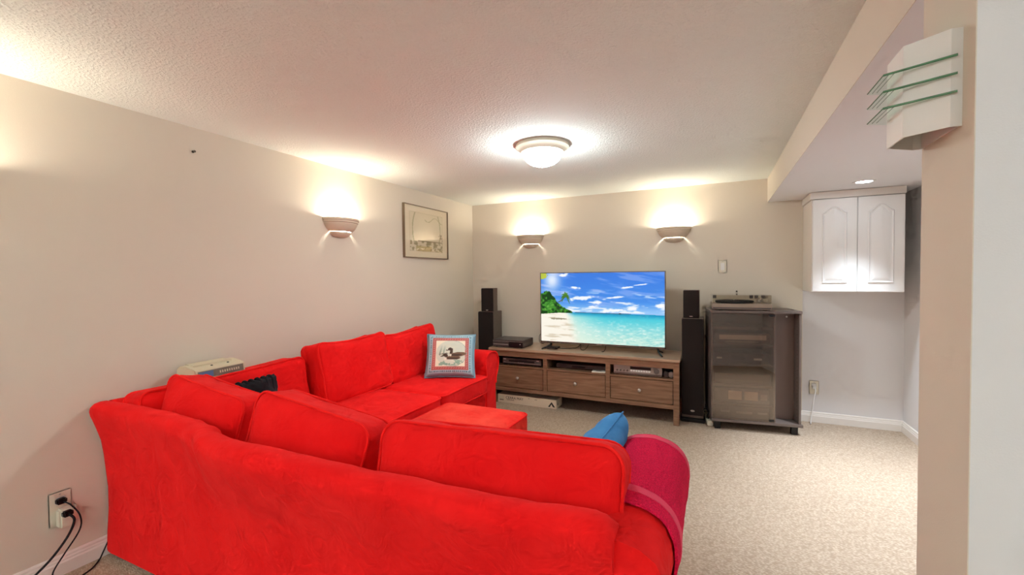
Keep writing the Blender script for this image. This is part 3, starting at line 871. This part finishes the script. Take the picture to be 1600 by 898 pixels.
# television
def tv_image(Wd=420, Hd=240):
    v, u = np.mgrid[0:Hd, 0:Wd].astype(float); u /= Wd-1; v /= Hd-1
    hz = .562+.012*u
    s = np.clip(v/hz, 0, 1)
    img = mix(np.zeros((Hd, Wd, 3))+np.array((52., 120, 226)), (72, 150, 236), s)
    img = mix(img, (168, 212, 250), sstep(.68, 1.0, s)*.8)
    st = fbm((u*1.6+v*2.2)*2.2, (v*1.8-u*.62)*13)
    img = mix(img, (178, 190, 246), sstep(.47, .70, st)*.55*(1-.3*u))
    pf = fbm(u*9+2, v*24)
    img = mix(img, (250, 250, 252), sstep(.50, .66, pf)*sstep(.30, .75, s)*.9*(s < .98))
    img = mix(img, (255, 255, 255), np.exp(-((u-.10)/.07)**2-((v-.10)/.15)**2)*.85)
    for cx, cy, rx, ry in ((.20, .03, .05, .03), (.30, .21, .045, .022), (.47, .42, .06, .03), (.44, .48, .035, .02), (.72, .21, .06, .02), (.63, .345, .09, .014), (.97, .45, .03, .03), (.82, .17, .07, .010), (.76, .50, .05, .02), (.36, .36, .13, .03), (.60, .53, .10, .025)):
        rot = -.12 if rx > .05 else 0
        d = np.hypot((u-cx)/rx, (v-cy-rot*(u-cx)*1.6)/ry)+(fbm(u*26, v*26)-.47)*1.6
        img = mix(img, (252, 252, 255), sstep(1.1, .5, d)*.95)
    g = np.clip((v-hz)/(1-hz), 0, 1)
    sea = mix(np.zeros((Hd, Wd, 3))+np.array((16., 146, 196)), (72, 204, 220), sstep(0, .18, g))
    sea = mix(sea, (158, 226, 226), sstep(.1, .6, g)); sea = mix(sea, (206, 236, 220), sstep(.4, 1, g)*.9)
    sea = mix(sea, (236, 244, 226), sstep(.60, .10, u-.05*g)*.9*sstep(-.02, .2, g))
    rip = fbm(u*40, v*70, 3)
    sea = mix(sea, (250, 252, 244), sstep(.52, .68, rip)*.45*sstep(.1, .5, g))
    sea = mix(sea, (98, 198, 208), sstep(.44, .30, rip)*.35*sstep(.3, .9, u))
    sand = mix(np.zeros((Hd, Wd, 3))+np.array((250., 244, 230)), (206, 190, 164), sstep(.50, .66, fbm(u*9, v*40))*.7)
    sea = mix(sea, (0, 0, 0), u*0)
    k = sstep(.30, .20, u-.06*g)
    sea = sea*(1-k[..., None])+sand*k[..., None]
    img = np.where((v > hz)[..., None], sea, img)
    img = mix(img, (60, 90, 110), ((np.abs(v-hz) < .006) & (u > .30) & (u < .75))*.6)
    img = mix(img, (50, 70, 90), (np.hypot((u-.665)/.012, (v-hz)/.012) < 1)*.8)
    # wooded headland
    uu = np.array([0, .05, .09, .12, .145, .18, .22, .255, .275]); tt = np.array([.30, .265, .28, .36, .42, .47, .50, .54, .565])
    topv = np.interp(u, uu, tt)+(fbm(u*40, v*3)-.47)*.06
    isl = (v > topv) & (v < hz+.01+.03*np.clip(1-u/.2, 0, 1)) & (u < .275)
    n = fbm(u*46, v*30)
    leaf = mix(np.zeros((Hd, Wd, 3))+np.array((18., 62, 20)), (64, 142, 44), sstep(.40, .62, n))
    leaf = mix(leaf, (130, 186, 84), sstep(.62, .75, n)*.7)
    img = np.where(isl[..., None], leaf, img)
    img = mix(img, (120, 110, 84), (np.hypot((u-.15)/.05, (v-.665)/.012)+(n-.47)*2 < 1)*.7)
    # leaning palm
    for t_ in np.linspace(0, 1, 80):
        cx, cy = .145+.075*t_, .425-.085*t_**1.4
        img = mix(img, (96, 92, 60), (np.hypot((u-cx)/.004, (v-cy)/.006) < 1)*1.0)
    for a, L in ((-2.9, .05), (-2.3, .06), (-1.7, .07), (-1.2, .06), (-.6, .05), (.1, .05), (.7, .06), (2.6, .05), (3.3, .045)):
        for t_ in np.linspace(0, 1, 40):
            cx = .218+L*t_*math.cos(a)*.8; cy = .325+L*t_*math.sin(a)*1.5+.06*t_*t_
            img = mix(img, (84, 140, 44) if a < 0 else (70, 120, 40), (np.hypot((u-cx)/(.009*(1-t_)+.002), (v-cy)/(.012*(1-t_)+.003)) < 1)*.9)
    img = mix(img, (190, 200, 60), ((np.hypot(u/.05, v/.075)+(n-.47)*1.5) < 1)*.95)
    return to_lin(img)
TX0, TX1, TZ0, TZ1, TY = -1.613, -.402, .622, 1.331, 4.10
t = thing('television', 'flat screen television showing a tropical beach on the media bench', 'television', ((TX0+TX1)/2, TY, .57))
bz = .008
bm = bmesh.new()
for a in ((TX0, TX1, TY-.002, TY+.03, TZ1-bz, TZ1), (TX0, TX1, TY-.002, TY+.03, TZ0, TZ0+.016), (TX0, TX0+bz, TY-.002, TY+.03, TZ0, TZ1), (TX1-bz, TX1, TY-.002, TY+.03, TZ0, TZ1)):
    box(*a, .0015, bm=bm)
obj('bezel', bm, M['tvframe'], t, None, world=True)
obj('rear_case', box(TX0+.05, TX1-.05, TY+.02, TY+.065, TZ0+.02, TZ1-.12, .01), M['tvback'], t, None, world=True)
obj('panel_back', box(TX0+.004, TX1-.004, TY+.008, TY+.028, TZ0+.01, TZ1-.004), M['tvback'], t, None, world=True)
me = grid_face(TX1-TX0-2*bz, TZ1-TZ0-bz-.016, 400, 226, tv_image())
scr = link_mesh('screen', me, attr_mat('lit_screen', .25, .545), t)
scr.location = Vector((TX0+bz, TY+.001, TZ0+.016))-Vector(((TX0+TX1)/2, TY, .57))
scr['label'] = 'lit screen with beach, palm and blue sky'
obj('logo_tab', box(-1.035, -.985, TY-.004, TY, TZ0+.003, TZ0+.011, .001), M['silver'], t, None, world=True)
for x, s in ((-1.505, -1), (-.47, 1)):
    bm = bmesh.new()
    tube([(x, TY+.012, TZ0+.01), (x+.004*s, TY-.01, .60), (x+s*.045, TY-.105, .578), (x+s*.05, TY-.115, .5745)], .0075, 8, bm=bm)
    tube([(x, TY+.02, TZ0+.01), (x+.004*s, TY+.03, .60), (x+s*.03, TY+.10, .5775)], .0075, 8, bm=bm)
    obj('foot', bm, M['black'], t, 1.0, world=True)

# things on the bench
def device(name, label, cat, x0, x1, y0, y1, z0, z1, m='black', feet=True, group=None):
    t = thing(name, label, cat, ((x0+x1)/2, (y0+y1)/2, z0), group=group)
    h = .006 if feet else 0
    obj('case', box(x0, x1, y0, y1, z0+h, z1, .003), M[m], t, None, world=True)
    if feet:
        for x in (x0+.03, x1-.03):
            for y in (y0+.03, y1-.03):
                obj('foot', lathe([(0, 0), (.012, 0), (.012, h+.001), (0, h+.001)], 12, center=(x, y, z0)), M['blackmatt'], t, None, world=True)
    return t
def facebox(name, t, x0, x1, y, z0, z1, m, d=.003, bev=.0008):
    return obj(name, box(x0, x1, y-d, y+.002, z0, z1, bev), M[m], t, None, world=True)
def knob(name, t, x, y, z, r, m='silver', d=.012):
    b = lathe([(0, 0), (r, 0), (r, d*.8), (r*.85, d), (0, d)], 18)
    b.transform(Matrix.Translation(Vector((x, y, z))) @ Matrix.Rotation(PI/2, 4, 'X'))
    return obj(name, b, M[m], t, .6, world=True)

t = device('game_console', 'dark box shaped game console on the left end of the media bench', 'game console', -2.085, -1.745, 3.945, 4.215, .570, .648, 'dkgrey')
facebox('front_panel', t, -2.083, -1.90, 3.945, .596, .628, 'dkgrey')
facebox('disc_slot', t, -2.075, -1.905, 3.943, .598, .606, 'silver')
facebox('gloss_panel', t, -1.90, -1.747, 3.945, .578, .632, 'black')
facebox('power_light', t, -1.778, -1.770, 3.941, .606, .614, 'white_gloss', .002)
facebox('silver_line', t, -2.083, -1.747, 3.945, .632, .635, 'silver')
obj('side_vent', box(-1.746, -1.7435, 3.96, 4.20, .585, .615, .0005), M['silverdk'], t, None, world=True)
t = device('streaming_box', 'small black streaming box in front of the television', 'media box', -1.535, -1.405, 4.005, 4.10, .570, .592, 'black')
facebox('front_strip', t, -1.52, -1.42, 4.005, .577, .585, 'dkgrey')
t = device('disc_player', 'black and silver disc player in the left cubby of the media bench', 'disc player', -1.972, -1.545, 3.945, 4.22, .396, .470, 'black')
facebox('face_plate', t, -1.970, -1.548, 3.945, .420, .467, 'silverdk')
facebox('lower_trim', t, -1.970, -1.548, 3.944, .417, .422, 'silver')
facebox('display', t, -1.90, -1.62, 3.942, .432, .448, 'black', .002)
facebox('disc_tray', t, -1.83, -1.70, 3.942, .452, .462, 'dkgrey', .002)
for x in (-1.962, -1.60): facebox('button', t, x, x+.03, 3.942, .452, .458, 'white_gloss', .002)
for x in (-1.955, -1.80, -1.775, -1.75): facebox('button', t, x, x+.014, 3.942, .425, .431, 'silver', .002)
t = device('satellite_tuner', 'flat grey tuner in the middle cubby of the media bench', 'tuner', -1.41, -.925, 4.00, 4.25, .396, .440, 'silverdk')
facebox('face_plate', t, -1.405, -.93, 4.00, .404, .437, 'dkgrey')
facebox('display', t, -1.25, -1.12, 3.998, .412, .428, 'black', .002)
bk = thing('booklet', 'white booklet lying in the middle cubby of the media bench', 'booklet', (-.975, 3.955, .396), (0, 0, .12))
obj('cover', box(-.065, .06, -.035, .038, .006, .010, .0008), M['paper'], bk)
obj('pages', box(-.063, .058, -.033, .036, 0, .006), M['card'], bk)
obj('print', box(-.03, .02, .0, .02, .010, .0104), M['silverdk'], bk)
t = device('stereo_receiver', 'silver stereo receiver in the right cubby of the media bench', 'receiver', -.838, -.418, 3.945, 4.24, .396, .484, 'silver')
facebox('face_plate', t, -.836, -.42, 3.945, .408, .482, 'silver')
facebox('display', t, -.69, -.51, 3.942, .452, .476, 'black', .002)
for k in range(8): facebox('preset_button', t, -.688+.022*k, -.670+.022*k, 3.942, .432, .446, 'white_gloss', .003)
for k in range(4): knob('tone_knob', t, -.805+.030*k, 3.942, .436, .008, 'silverdk')
knob('volume_knob', t, -.462, 3.942, .448, .022, 'silverdk', .016)
facebox('lower_trim', t, -.836, -.42, 3.944, .408, .418, 'silverdk')
t = thing('headphones', 'small grey headphones in the right cubby beside the stereo receiver', 'headphones', (-.365, 3.98, .396))
arc = [Vector((.034*math.cos(a), 0, .034+.034*math.sin(a))) for a in [PI*k/14 for k in range(15)]]
obj('headband', tube(arc, .004, 8), M['blackmatt'], t, 3.2)
for s in (-1, 1):
    b = lathe([(0, -.010), (.022, -.010), (.026, -.004), (.026, .006), (.018, .012), (0, .012)], 18)
    b.transform(Matrix.Translation(Vector((s*.020, -.004, .028))) @ Matrix.Rotation(PI/2, 4, 'X'))
    obj('ear_cup', b, M['silver' if s > 0 else 'dkgrey'], t, .7)

# box under the bench with its print
def text_mesh(s, size, depth=.0006):
    cu = bpy.data.curves.new('txt', 'FONT'); cu.body = s; cu.size = size; cu.extrude = depth
    o = bpy.data.objects.new('txt', cu); COL.objects.link(o)
    dg = bpy.context.evaluated_depsgraph_get()
    me = bpy.data.meshes.new_from_object(o.evaluated_get(dg)); bpy.data.objects.remove(o); bpy.data.curves.remove(cu)
    bm = bmesh.new(); bm.from_mesh(me); bpy.data.meshes.remove(me)
    return bm
t = thing('flooring_box', 'long cream cardboard box reading CEARA MAY under the media bench', 'box', (-1.745, 4.1, 0))
FY = 4.015
obj('carton', box(-2.075, -1.44, FY, 4.19, .0, .088, .003), M['card'], t, None, world=True)
bm = text_mesh('CEARA MAY', .036); bm.transform(Matrix.Translation(Vector((-1.985, FY-.0006, .046))) @ Matrix.Rotation(PI/2, 4, 'X'))
obj('lettering', bm, M['ink'], t, None, world=True, label='brown printed words CEARA MAY')
for a, m_ in (((-2.06, -2.005, .036, .074), 'beigeplastic'), ((-2.055, -2.01, .028, .036), 'card_dark'), ((-1.975, -1.89, .034, .038), 'card_dark'), ((-1.735, -1.72, .070, .074), 'card_dark'), ((-1.665, -1.64, .066, .070), 'card_dark')):
    obj('print_mark', box(a[0], a[1], FY-.0012, FY+.001, a[2], a[3]), M[m_], t, None, world=True)
obj('arrow_mark', prism([(-1.525, .016), (-1.505, .016), (-1.490, .044), (-1.472, .016), (-1.452, .016), (-1.487, .066)], FY-.0012, FY+.001, 'y'), M['ink'], t, None, world=True)
obj('carton_print', prism([(4.05, .03), (4.07, .03), (4.06, .066)], -1.442, -1.4385, 'x'), M['ink'], t, None, world=True)
t.location += Vector((.045, -.075, 0))

# cables behind the television
for i, pts in enumerate(([(-1.66, 4.30, .573), (-1.67, 4.22, .60), (-1.66, 4.18, .66), (-1.63, 4.14, .70)], [(-1.40, 4.06, .576), (-1.31, 4.09, .575), (-1.24, 4.12, .585), (-1.2, 4.14, .62)], [(-1.20, 4.14, .63), (-1.19, 4.09, .58), (-1.15, 4.07, .575), (-1.13, 4.12, .60), (-1.12, 4.15, .64)], [(-.955, 4.14, .64), (-.945, 4.09, .60), (-.955, 4.06, .575), (-.97, 4.04, .574)])):
    lb = ['black cable rising behind the left edge of the television', 'thin black cable from the streaming box to the television', 'looped black cable hanging under the television left of centre', 'short black cable curl under the middle of the television'][i]
    tag(obj('cable', tube(catmull(pts, 8), .0028, 6), M['blackmatt'], None, 3.2), lb, 'cable', 'cables under the television')

# ------------------------------------------------------------------ loudspeakers
def tower(name, label, x0, x1, y0, y1, z1, base=True):
    t = thing(name, label, 'speaker', ((x0+x1)/2, (y0+y1)/2, 0), group='tower loudspeakers')
    obj('cabinet', box(x0, x1, y0+.014, y1, .035, z1, .003), M['speaker_side'], t, None, world=True)
    obj('grille', box(x0+.003, x1-.003, y0, y0+.014, .06, z1-.004, .005), M['grille'], t, None, world=True)
    obj('plinth', box(x0-.012, x1+.012, y0-.012, y1+.01, 0, .033, .006), M['black'], t, None, world=True)
    b = lathe([(0, 0), (.018, 0), (.018, .002), (0, .0025)], 20, sx=1, sy=.45); b.transform(Matrix.Translation(Vector(((x0+x1)/2, y0, .10))) @ Matrix.Rotation(PI/2, 4, 'X'))
    obj('badge', b, M['chrome'], t, None, world=True)
def satellite(label, x0, x1, y0, y1, z0, z1):
    t = thing('bookshelf_speaker', label, 'speaker', ((x0+x1)/2, (y0+y1)/2, z0), group='small speakers on the towers')
    obj('cabinet', box(x0, x1, y0+.012, y1, z0, z1, .003), M['speaker_side'], t, None, world=True)
    obj('grille', box(x0+.002, x1-.002, y0, y0+.012, z0+.004, z1-.003, .004), M['grille'], t, None, world=True)
    obj('badge', box((x0+x1)/2-.013, (x0+x1)/2+.013, y0-.002, y0+.002, z0+.014, z0+.021, .001), M['chrome'], t, None, world=True)
tower('tower_speaker', 'dark tower speaker in the corner left of the media bench', -2.378, -2.187, 4.15, 4.365, .912)
satellite('small dark speaker on the tower at the left of the media bench', -2.337, -2.187, 4.155, 4.265, .912, 1.170)
tower('tower_speaker', 'black tower speaker between the media bench and the glass door cabinet', -.266, -.089, 4.065, 4.33, .911)
satellite('small dark speaker on the tower beside the glass door cabinet', -.255, -.123, 4.085, 4.22, .911, 1.158)

# ------------------------------------------------------------------ stereo cabinet
CA = math.radians(8)
CL = (-.028, 3.955, 0); CR = (0, 0, CA)
t = CAB = thing('stereo_cabinet', 'tall grey brown stereo cabinet with a smoked glass door', 'cabinet', CL, CR)
cw, cd, ch, cb = .655, .37, .995, .07
def C(name, *a, m='cab', bev=.002, parent=None): return obj(name, box(*a, bev), M[m], parent or CAB)
C('top', -.004, cw+.004, -.006, cd, ch-.02, ch)
C('bottom', 0, cw+.012, -.012, cd, cb, cb+.022)
C('side_panel', 0, .016, .004, cd, cb+.022, ch-.02)
rs = C('side_panel', cw-.016, cw, .0, cd, cb+.022, ch-.02)
C('divider', .462, .478, .004, cd, cb+.022, ch-.02)
C('back_panel', .016, cw-.016, cd-.012, cd-.004, cb+.022, ch-.02, m='cab_in')
for z in (.20, .36, .53, .70, .84): C('shelf', .016, .462, .03, cd-.012, z, z+.016)
for x in (.03, cw-.06):
    for y in (.02, cd-.06): C('foot', x, x+.045, y, y+.04, 0, cb, m='black')
for k in range(26):
    z = cb+.06+k*.032
    C('pin_hole', cw-.0168, cw-.0155, .045, .051, z, z+.006, m='ink', bev=0, parent=rs)
for x in (.50, .585):
    b = lathe([(0, 0), (.007, 0), (.006, .003), (0, .004)], 14); b.transform(Matrix.Translation(Vector((x, .125, ch-.055))) @ Matrix.Rotation(PI/2, 4, 'X'))
    obj('screw_cap', b, M['chrome'], t)
C('recess_panel', .478, cw-.016, .125, .135, cb+.022, ch-.02, m='cab_in')
gd = C('glass_door', .008, .470, -.011, -.006, cb+.026, ch-.024, m='glass_smoke', bev=0)
C('hinge', .425, .466, -.013, -.003, ch-.045, ch-.026, m='black', parent=gd)
C('hinge', .425, .466, -.013, -.003, cb+.03, cb+.049, m='black', parent=gd)
# equipment on its shelves
CM = BASE[CAB]
def comp(name, label, cat, z0, h, m, face):
    e = thing(name, label, cat, CM @ Vector((.24, .06, z0)), CR, group='stereo units behind the glass door')
    obj('case', box(-.205, .205, 0, .26, .004, h, .003), M['dkgrey'], e)
    obj('face_plate', box(-.207, .207, -.006, .002, .004, h, .002), M[m], e)
    for x in (-.19, .17): obj('foot', box(x, x+.02, .02, .05, 0, .005), M['blackmatt'], e)
    for (nm, x0, x1, z0_, z1_, mm) in face: obj(nm, box(x0, x1, -.010, -.004, z0_*h, z1_*h, .0008), M[mm], e)
comp('amplifier', 'dark amplifier on the bottom of the glass door cabinet', 'stereo unit', cb+.022, .095, 'silverdk', [('label_strip', -.16, -.09, .45, .62, 'silver'), ('label_strip', -.04, .08, .40, .62, 'silver'), ('label_strip', .12, .19, .45, .62, 'silver')])
comp('cassette_deck', 'cassette deck with pale front on the second lowest cabinet shelf', 'stereo unit', .216, .12, 'silverdk', [('deck_door', -.10, .0, .25, .85, 'card'), ('deck_door', .02, .12, .25, .85, 'card'), ('button_row', .14, .19, .3, .7, 'silver')])
comp('equalizer', 'slim brown equalizer on the middle cabinet shelf', 'stereo unit', .376, .085, 'silverdk', [('button_row', -.18, .16, .3, .42, 'panel')])
comp('cd_player', 'compact disc player on the fourth cabinet shelf behind glass', 'stereo unit', .546, .09, 'dkgrey', [('button', -.19, -.15, .45, .6, 'white_gloss'), ('button', .09, .15, .40, .58, 'white_gloss'), ('display', -.08, .02, .4, .8, 'black')])
comp('radio_tuner', 'silver faced tuner on the upper cabinet shelf behind glass', 'stereo unit', .716, .085, 'silverdk', [('dial', -.17, .18, .40, .85, 'paper'), ('button_row', -.12, .12, .12, .26, 'silver')])

# turntable on top
t = thing('turntable', 'turntable under a smoked dust cover on top of the stereo cabinet', 'turntable', CM @ Vector((.012, .02, ch)), (0, 0, math.radians(3)))
obj('plinth', box(0, .432, 0, .33, .008, .056, .003), M['plinth'], t)
obj('front_band', box(.004, .428, -.002, .004, .014, .026, .001), M['dkgrey'], t)
for x in (.04, .39):
    for y in (.04, .29): obj('foot', lathe([(0, 0), (.018, 0), (.018, .009), (0, .009)], 16, center=(x, y, 0)), M['blackmatt'], t)
pl = obj('platter', lathe([(0, .06), (.145, .06), (.148, .064), (.148, .074), (.14, .076), (0, .076)], 48, center=(.175, .165, 0)), M['blackmatt'], t, .6)
obj('spindle', lathe([(0, .076), (.003, .076), (.003, .086), (0, .087)], 10, center=(.175, .165, 0)), M['chrome'], pl)
obj('tonearm', tube(catmull([(.385, .27, .09), (.378, .20, .092), (.37, .13, .09), (.345, .075, .086)], 6), .004, 8), M['chrome'], t, 3.2)
obj('arm_base', lathe([(0, .056), (.026, .056), (.026, .08), (.016, .095), (0, .096)], 20, center=(.385, .27, 0)), M['silver'], t, .7)
bm = bmesh.new()
for a in ((.002, .430, .002, .005, .058, .124), (.002, .430, .325, .328, .058, .124), (.002, .005, .005, .325, .058, .124), (.427, .430, .005, .325, .058, .124), (.002, .430, .002, .328, .124, .127)):
    box(*a, bm=bm)
obj('dust_cover', bm, M['cover'], t)
for x in (.012, .31, .35, .40): obj('hinge_block', box(x, x+.035 if x < .1 else x+.028, .318, .326, .085, .118, .001), M['dkgrey'], t)

# ------------------------------------------------------------------ wall cabinet
WX0, WX1, WZ0, WZ1, WY = .692, 1.266, 1.146, 1.874, 4.12
t = thing('wall_cabinet', 'white two door wall cabinet hung under the soffit in the alcove', 'cabinet', ((WX0+WX1)/2, YB, WZ0))
obj('body', box(WX0, WX1, WY, YB+.01, WZ0, WZ1, .001), M['trim'], t, None, world=True)
obj('crown_board', box(WX0-.008, WX1+.006, WY-.012, YB+.01, WZ1+.002, ZB-.002, .003), M['trim'], t, None, world=True)
mid = .982
for x0, x1 in ((WX0+.004, mid-.0015), (mid+.0015, WX1-.003)):
    d = obj('door', box(x0, x1, WY-.02, WY-.001, WZ0+.003, WZ1-.003, .004), M['white_gloss'], t, None, world=True)
    a, b = x0+.062, x1-.062; zb, zt = WZ0+.07, WZ1-.115
    def arch(i):
        pts = [(a+i, zb+i), (b-i, zb+i), (b-i, zt-i)]
        n = 14; hw = (b-a)/2-i
        for k in range(1, n):
            q = k/n; s = math.sin(PI*q)
            pts.append((b-i-2*hw*q, zt-i+.052*(s**1.6)))
        pts.append((a+i, zt-i))
        return pts
    # moulded groove ring and raised field
    gr = bmesh.new()
    o1 = [Vector((x, WY-.0205, z)) for x, z in arch(0)]; o2 = [Vector((x, WY-.026, z)) for x, z in arch(.006)]; o3 = [Vector((x, WY-.0205, z)) for x, z in arch(.014)]
    loft([o1, o2, o3], True, False, bm=gr)
    obj('moulding', gr, M['white_gloss'], d, .5, world=True)
    fl = bmesh.new()
    f0 = [Vector((x, WY-.0204, z)) for x, z in arch(.022)]; f1 = [Vector((x, WY-.027, z)) for x, z in arch(.045)]
    loft([f0, f1], True, True, bm=fl)
    obj('raised_field', fl, M['white_gloss'], d, .3, world=True)

# ------------------------------------------------------------------ picture on the left wall
def picture_image(N=120):
    v, u = np.mgrid[0:N, 0:N]/(N-1.0)
    img = np.zeros((N, N, 3))+np.array((232., 216, 190))
    a = np.minimum(np.minimum(u, 1-u), np.minimum(v, 1-v))
    img = mix(img, (206, 190, 158), ((np.abs(a-.12) < .006))*.8)
    ins = a > .125
    img = mix(img, (222, 208, 180), ins*.7)
    cur = np.abs((u-.5))-(.16+.16*np.sin(np.clip(v, 0, 1)*2.6+.4)); 
    img = mix(img, (178, 168, 130), (np.abs(cur) < .012)*ins*(v < .7)*.8)
    sw = np.abs(v-(.18+.10*np.sin(u*9)**2)); img = mix(img, (176, 164, 122), (sw < .01)*ins*(u > .45)*.7)
    n = fbm(u*22, v*26)
    low = (v > .68) & ins
    img = mix(img, (150, 134, 96), low*sstep(.40, .58, n)*.75)
    img = mix(img, (176, 150, 84), ((v > .78) & (v < .88) & (u > .25) & (u < .6) & ins)*.5)
    img = mix(img, (110, 92, 66), (fbm(u*40+5, v*40) > .62)*((v > .5) & (u > .78) & ins)*.8)
    img = mix(img, (120, 100, 70), (np.abs(v-.68) < .008)*ins*(u > .3)*.6)
    return to_lin(img)
PY0, PY1, PZ0, PZ1 = 3.195, 3.915, 1.487, 1.992
t = thing('framed_picture', 'small framed sketch of a view through a curtained arch on the left wall', 'picture', (XL, (PY0+PY1)/2, PZ0), (0, 0, PI/2))
hwp = (PY1-PY0)/2; hp = PZ1-PZ0
for nm, a in (('frame_rail', (-hwp, hwp, -.028, 0, hp-.007, hp)), ('frame_rail', (-hwp, hwp, -.028, 0, 0, .007)), ('frame_stile', (-hwp, -hwp+.007, -.028, 0, .007, hp-.007)), ('frame_stile', (hwp-.007, hwp, -.028, 0, .007, hp-.007))):
    obj(nm, box(*a, .0015), M['metal_dark'], t)
obj('backing', box(-hwp+.005, hwp-.005, -.012, -.002, .005, hp-.005), M['card'], t)
me = grid_face(2*hwp-.012, hp-.012, 110, 100, picture_image()); o = link_mesh('print', me, attr_mat('sketch_print', .7), t); o.location = (-hwp+.006, -.0135, .006)
obj('glass', box(-hwp+.006, hwp-.006, -.0205, -.019, .006, hp-.006), M['glass_clear'], t)

# ------------------------------------------------------------------ plates, nails, cords
def plate(name, label, cat, loc, rz, w=.072, h=.118):
    t = thing(name, label, cat, loc, (0, 0, rz))
    obj('plate', box(-w/2, w/2, 0, .006, 0, h, .003), M['cream_plastic'], t)
    for z in (.012, h-.012): obj('screw', lathe([(0, 0), (.0035, 0), (.003, .0015), (0, .0018)], 10, center=(0, 0, 0)), M['chrome'], t)
    for c, z in zip([c for c in t.children if c.name.startswith('screw')], (.012, h-.012)):
        c.location = (0, .006, z); c.rotation_euler = (-PI/2, 0, 0)
    return t
t = plate('light_switch', 'cream rocker light switch on the back wall above the turntable', 'light switch', (.064, YB, 1.308), PI)
obj('rocker', box(-.017, .017, .005, .010, .026, .092, .002), M['white_gloss'], t)
t = plate('wall_outlet', 'white power outlet low on the alcove wall with a white cord', 'outlet', (.780, YB+.012, .243), PI)
obj('socket', box(-.017, .017, .005, .008, .064, .096, .002), M['white_gloss'], t)
obj('plug', box(-.014, .014, .006, .034, .050, .074, .004), M['white_gloss'], t)
tag(obj('electric_cord', tube(catmull([(.780, YB-.022, .304), (.782, YB-.05, .285), (.770, YB-.06, .22), (.757, YB-.065, .12), (.748, YB-.07, .04), (.742, YB-.085, .006)], 8), .0035, 6), M['white_gloss'], None, 3.2), 'white cord hanging from the alcove outlet to the carpet', 'cord')
OY = .846
t = plate('wall_outlet', 'cream power outlet low on the left wall with two black plugs', 'outlet', (XL, OY, .222), -PI/2, .075, .15)
obj('socket', box(-.017, .017, .005, .009, .094, .126, .002), M['white_gloss'], t)
ad = thing('plug_adapter', 'cream plug in adapter under the black plug in the left wall outlet', 'adapter', (XL+.008, OY+.008, .220), (0, 0, -PI/2))
obj('block', box(-.030, .026, .0, .042, .0, .082, .007), M['cream_plastic'], ad)
obj('side_ridge', box(-.034, -.028, .006, .036, .055, .085, .003), M['cream_plastic'], ad)
P1 = Vector((XL+.022, OY-.002, .335)); P2 = Vector((XL+.060, OY+.004, .285))
def plugcord(label, p, pts, r):
    t = thing('electric_cord', label, 'cord', p)
    b = box(-.012, .016, -.018, .016, -.012, .012, .005)
    obj('plug', b, M['black'], t)
    obj('cable', tube(catmull([Vector(q)-p for q in pts], 10), r, 8), M['blackmatt'], t, 3.2)
plugcord('thick black cord from the left outlet curving along the wall out of view', P2, [P2+Vector((.012, 0, 0)), P2+Vector((.026, .012, -.03)), (XL+.09, .84, .20), (XL+.09, .79, .135), (XL+.09, .73, .085), (XL+.08, .66, .03), (XL+.08, .56, .006)], .0048)
plugcord('thin black cord from the top plug of the left outlet down to the carpet', P1, [P1+Vector((.01, 0, 0)), P1+Vector((.04, .018, -.02)), (XL+.075, .885, .26), (XL+.08, .88, .20), (XL+.075, .83, .12), (XL+.07, .795, .06), (XL+.07, .79, .01), (XL+.11, .75, .006)], .003)
tag(obj('floor_cord', tube(catmull([(-2.60, 1.00, .07), (-2.59, .975, .03), (-2.58, .955, .006), (-2.53, .90, .004), (-2.50, .80, .004), (-2.48, .70, .004)], 8), .003, 6), M['blackmatt'], None, 3.2), 'thin black cord on the carpet by the near sofa corner', 'cord')

def wall_nail(label, loc, rz):
    t = thing('wall_nail', label, 'nail', loc, (0, 0, rz), group='bare nails in the walls')
    b = lathe([(0, 0), (.0035, 0), (.0035, .016), (.007, .017), (.006, .02), (0, .02)], 10); b.transform(Matrix.Rotation(-PI/2, 4, 'X'))
    obj('shank', b, M['nail'], t)
    obj('anchor_ring', tube([(.005*math.cos(a), .002, .005*math.sin(a)) for a in [2*PI*k/14 for k in range(14)]], .0022, 6, True), M['nail'], t)
wall_nail('bare nail high on the empty left wall', (XL, 1.43, 2.008), -PI/2)
wall_nail('bare nail in the back wall just above the turntable', (.181, YB, 1.136), PI)
tag(obj('ceiling_patch', prism([(-.66+.045*math.cos(a), 3.92+.018*math.sin(a)) for a in [2*PI*k/18 for k in range(18)]], ZC-.003, ZC+.001, 'z'), M['ceiling']), 'small raised plaster blemish on the ceiling before the back wall', 'blemish')

# cables and power bar between the right tower and the cabinet
t = thing('power_bar', 'cream power bar on the carpet between the tower speaker and the cabinet', 'power bar', (-.055, 4.16, 0), (0, 0, Q+.15))
obj('case', box(-.14, .14, -.022, .022, 0, .034, .005), M['cream_plastic'], t)
for k in range(4): obj('socket', box(-.11+.06*k, -.085+.06*k, -.013, .013, .033, .036, .001), M['beigeplastic'], t)
for i, pts in enumerate(([(-.08, 4.26, .75), (-.05, 4.22, .62), (-.03, 4.25, .55), (-.02, 4.3, .5)], [(-.075, 4.14, .15), (-.055, 4.09, .11), (-.045, 4.10, .05), (-.06, 4.13, .03), (-.05, 4.16, .10)], [(-.085, 4.10, .12), (-.06, 4.06, .13), (-.04, 4.08, .09), (-.05, 4.11, .04), (-.07, 4.08, .05)])):
    lb = ['black speaker cable sagging from the right tower to the cabinet', 'tangled black cable above the cream power bar', 'front loop of dark cable beside the right tower plinth'][i]
    tag(obj('cable', tube(catmull(pts, 8), .0035, 6), M['blackmatt'], None, 3.2), lb, 'cable', 'cables beside the right tower')
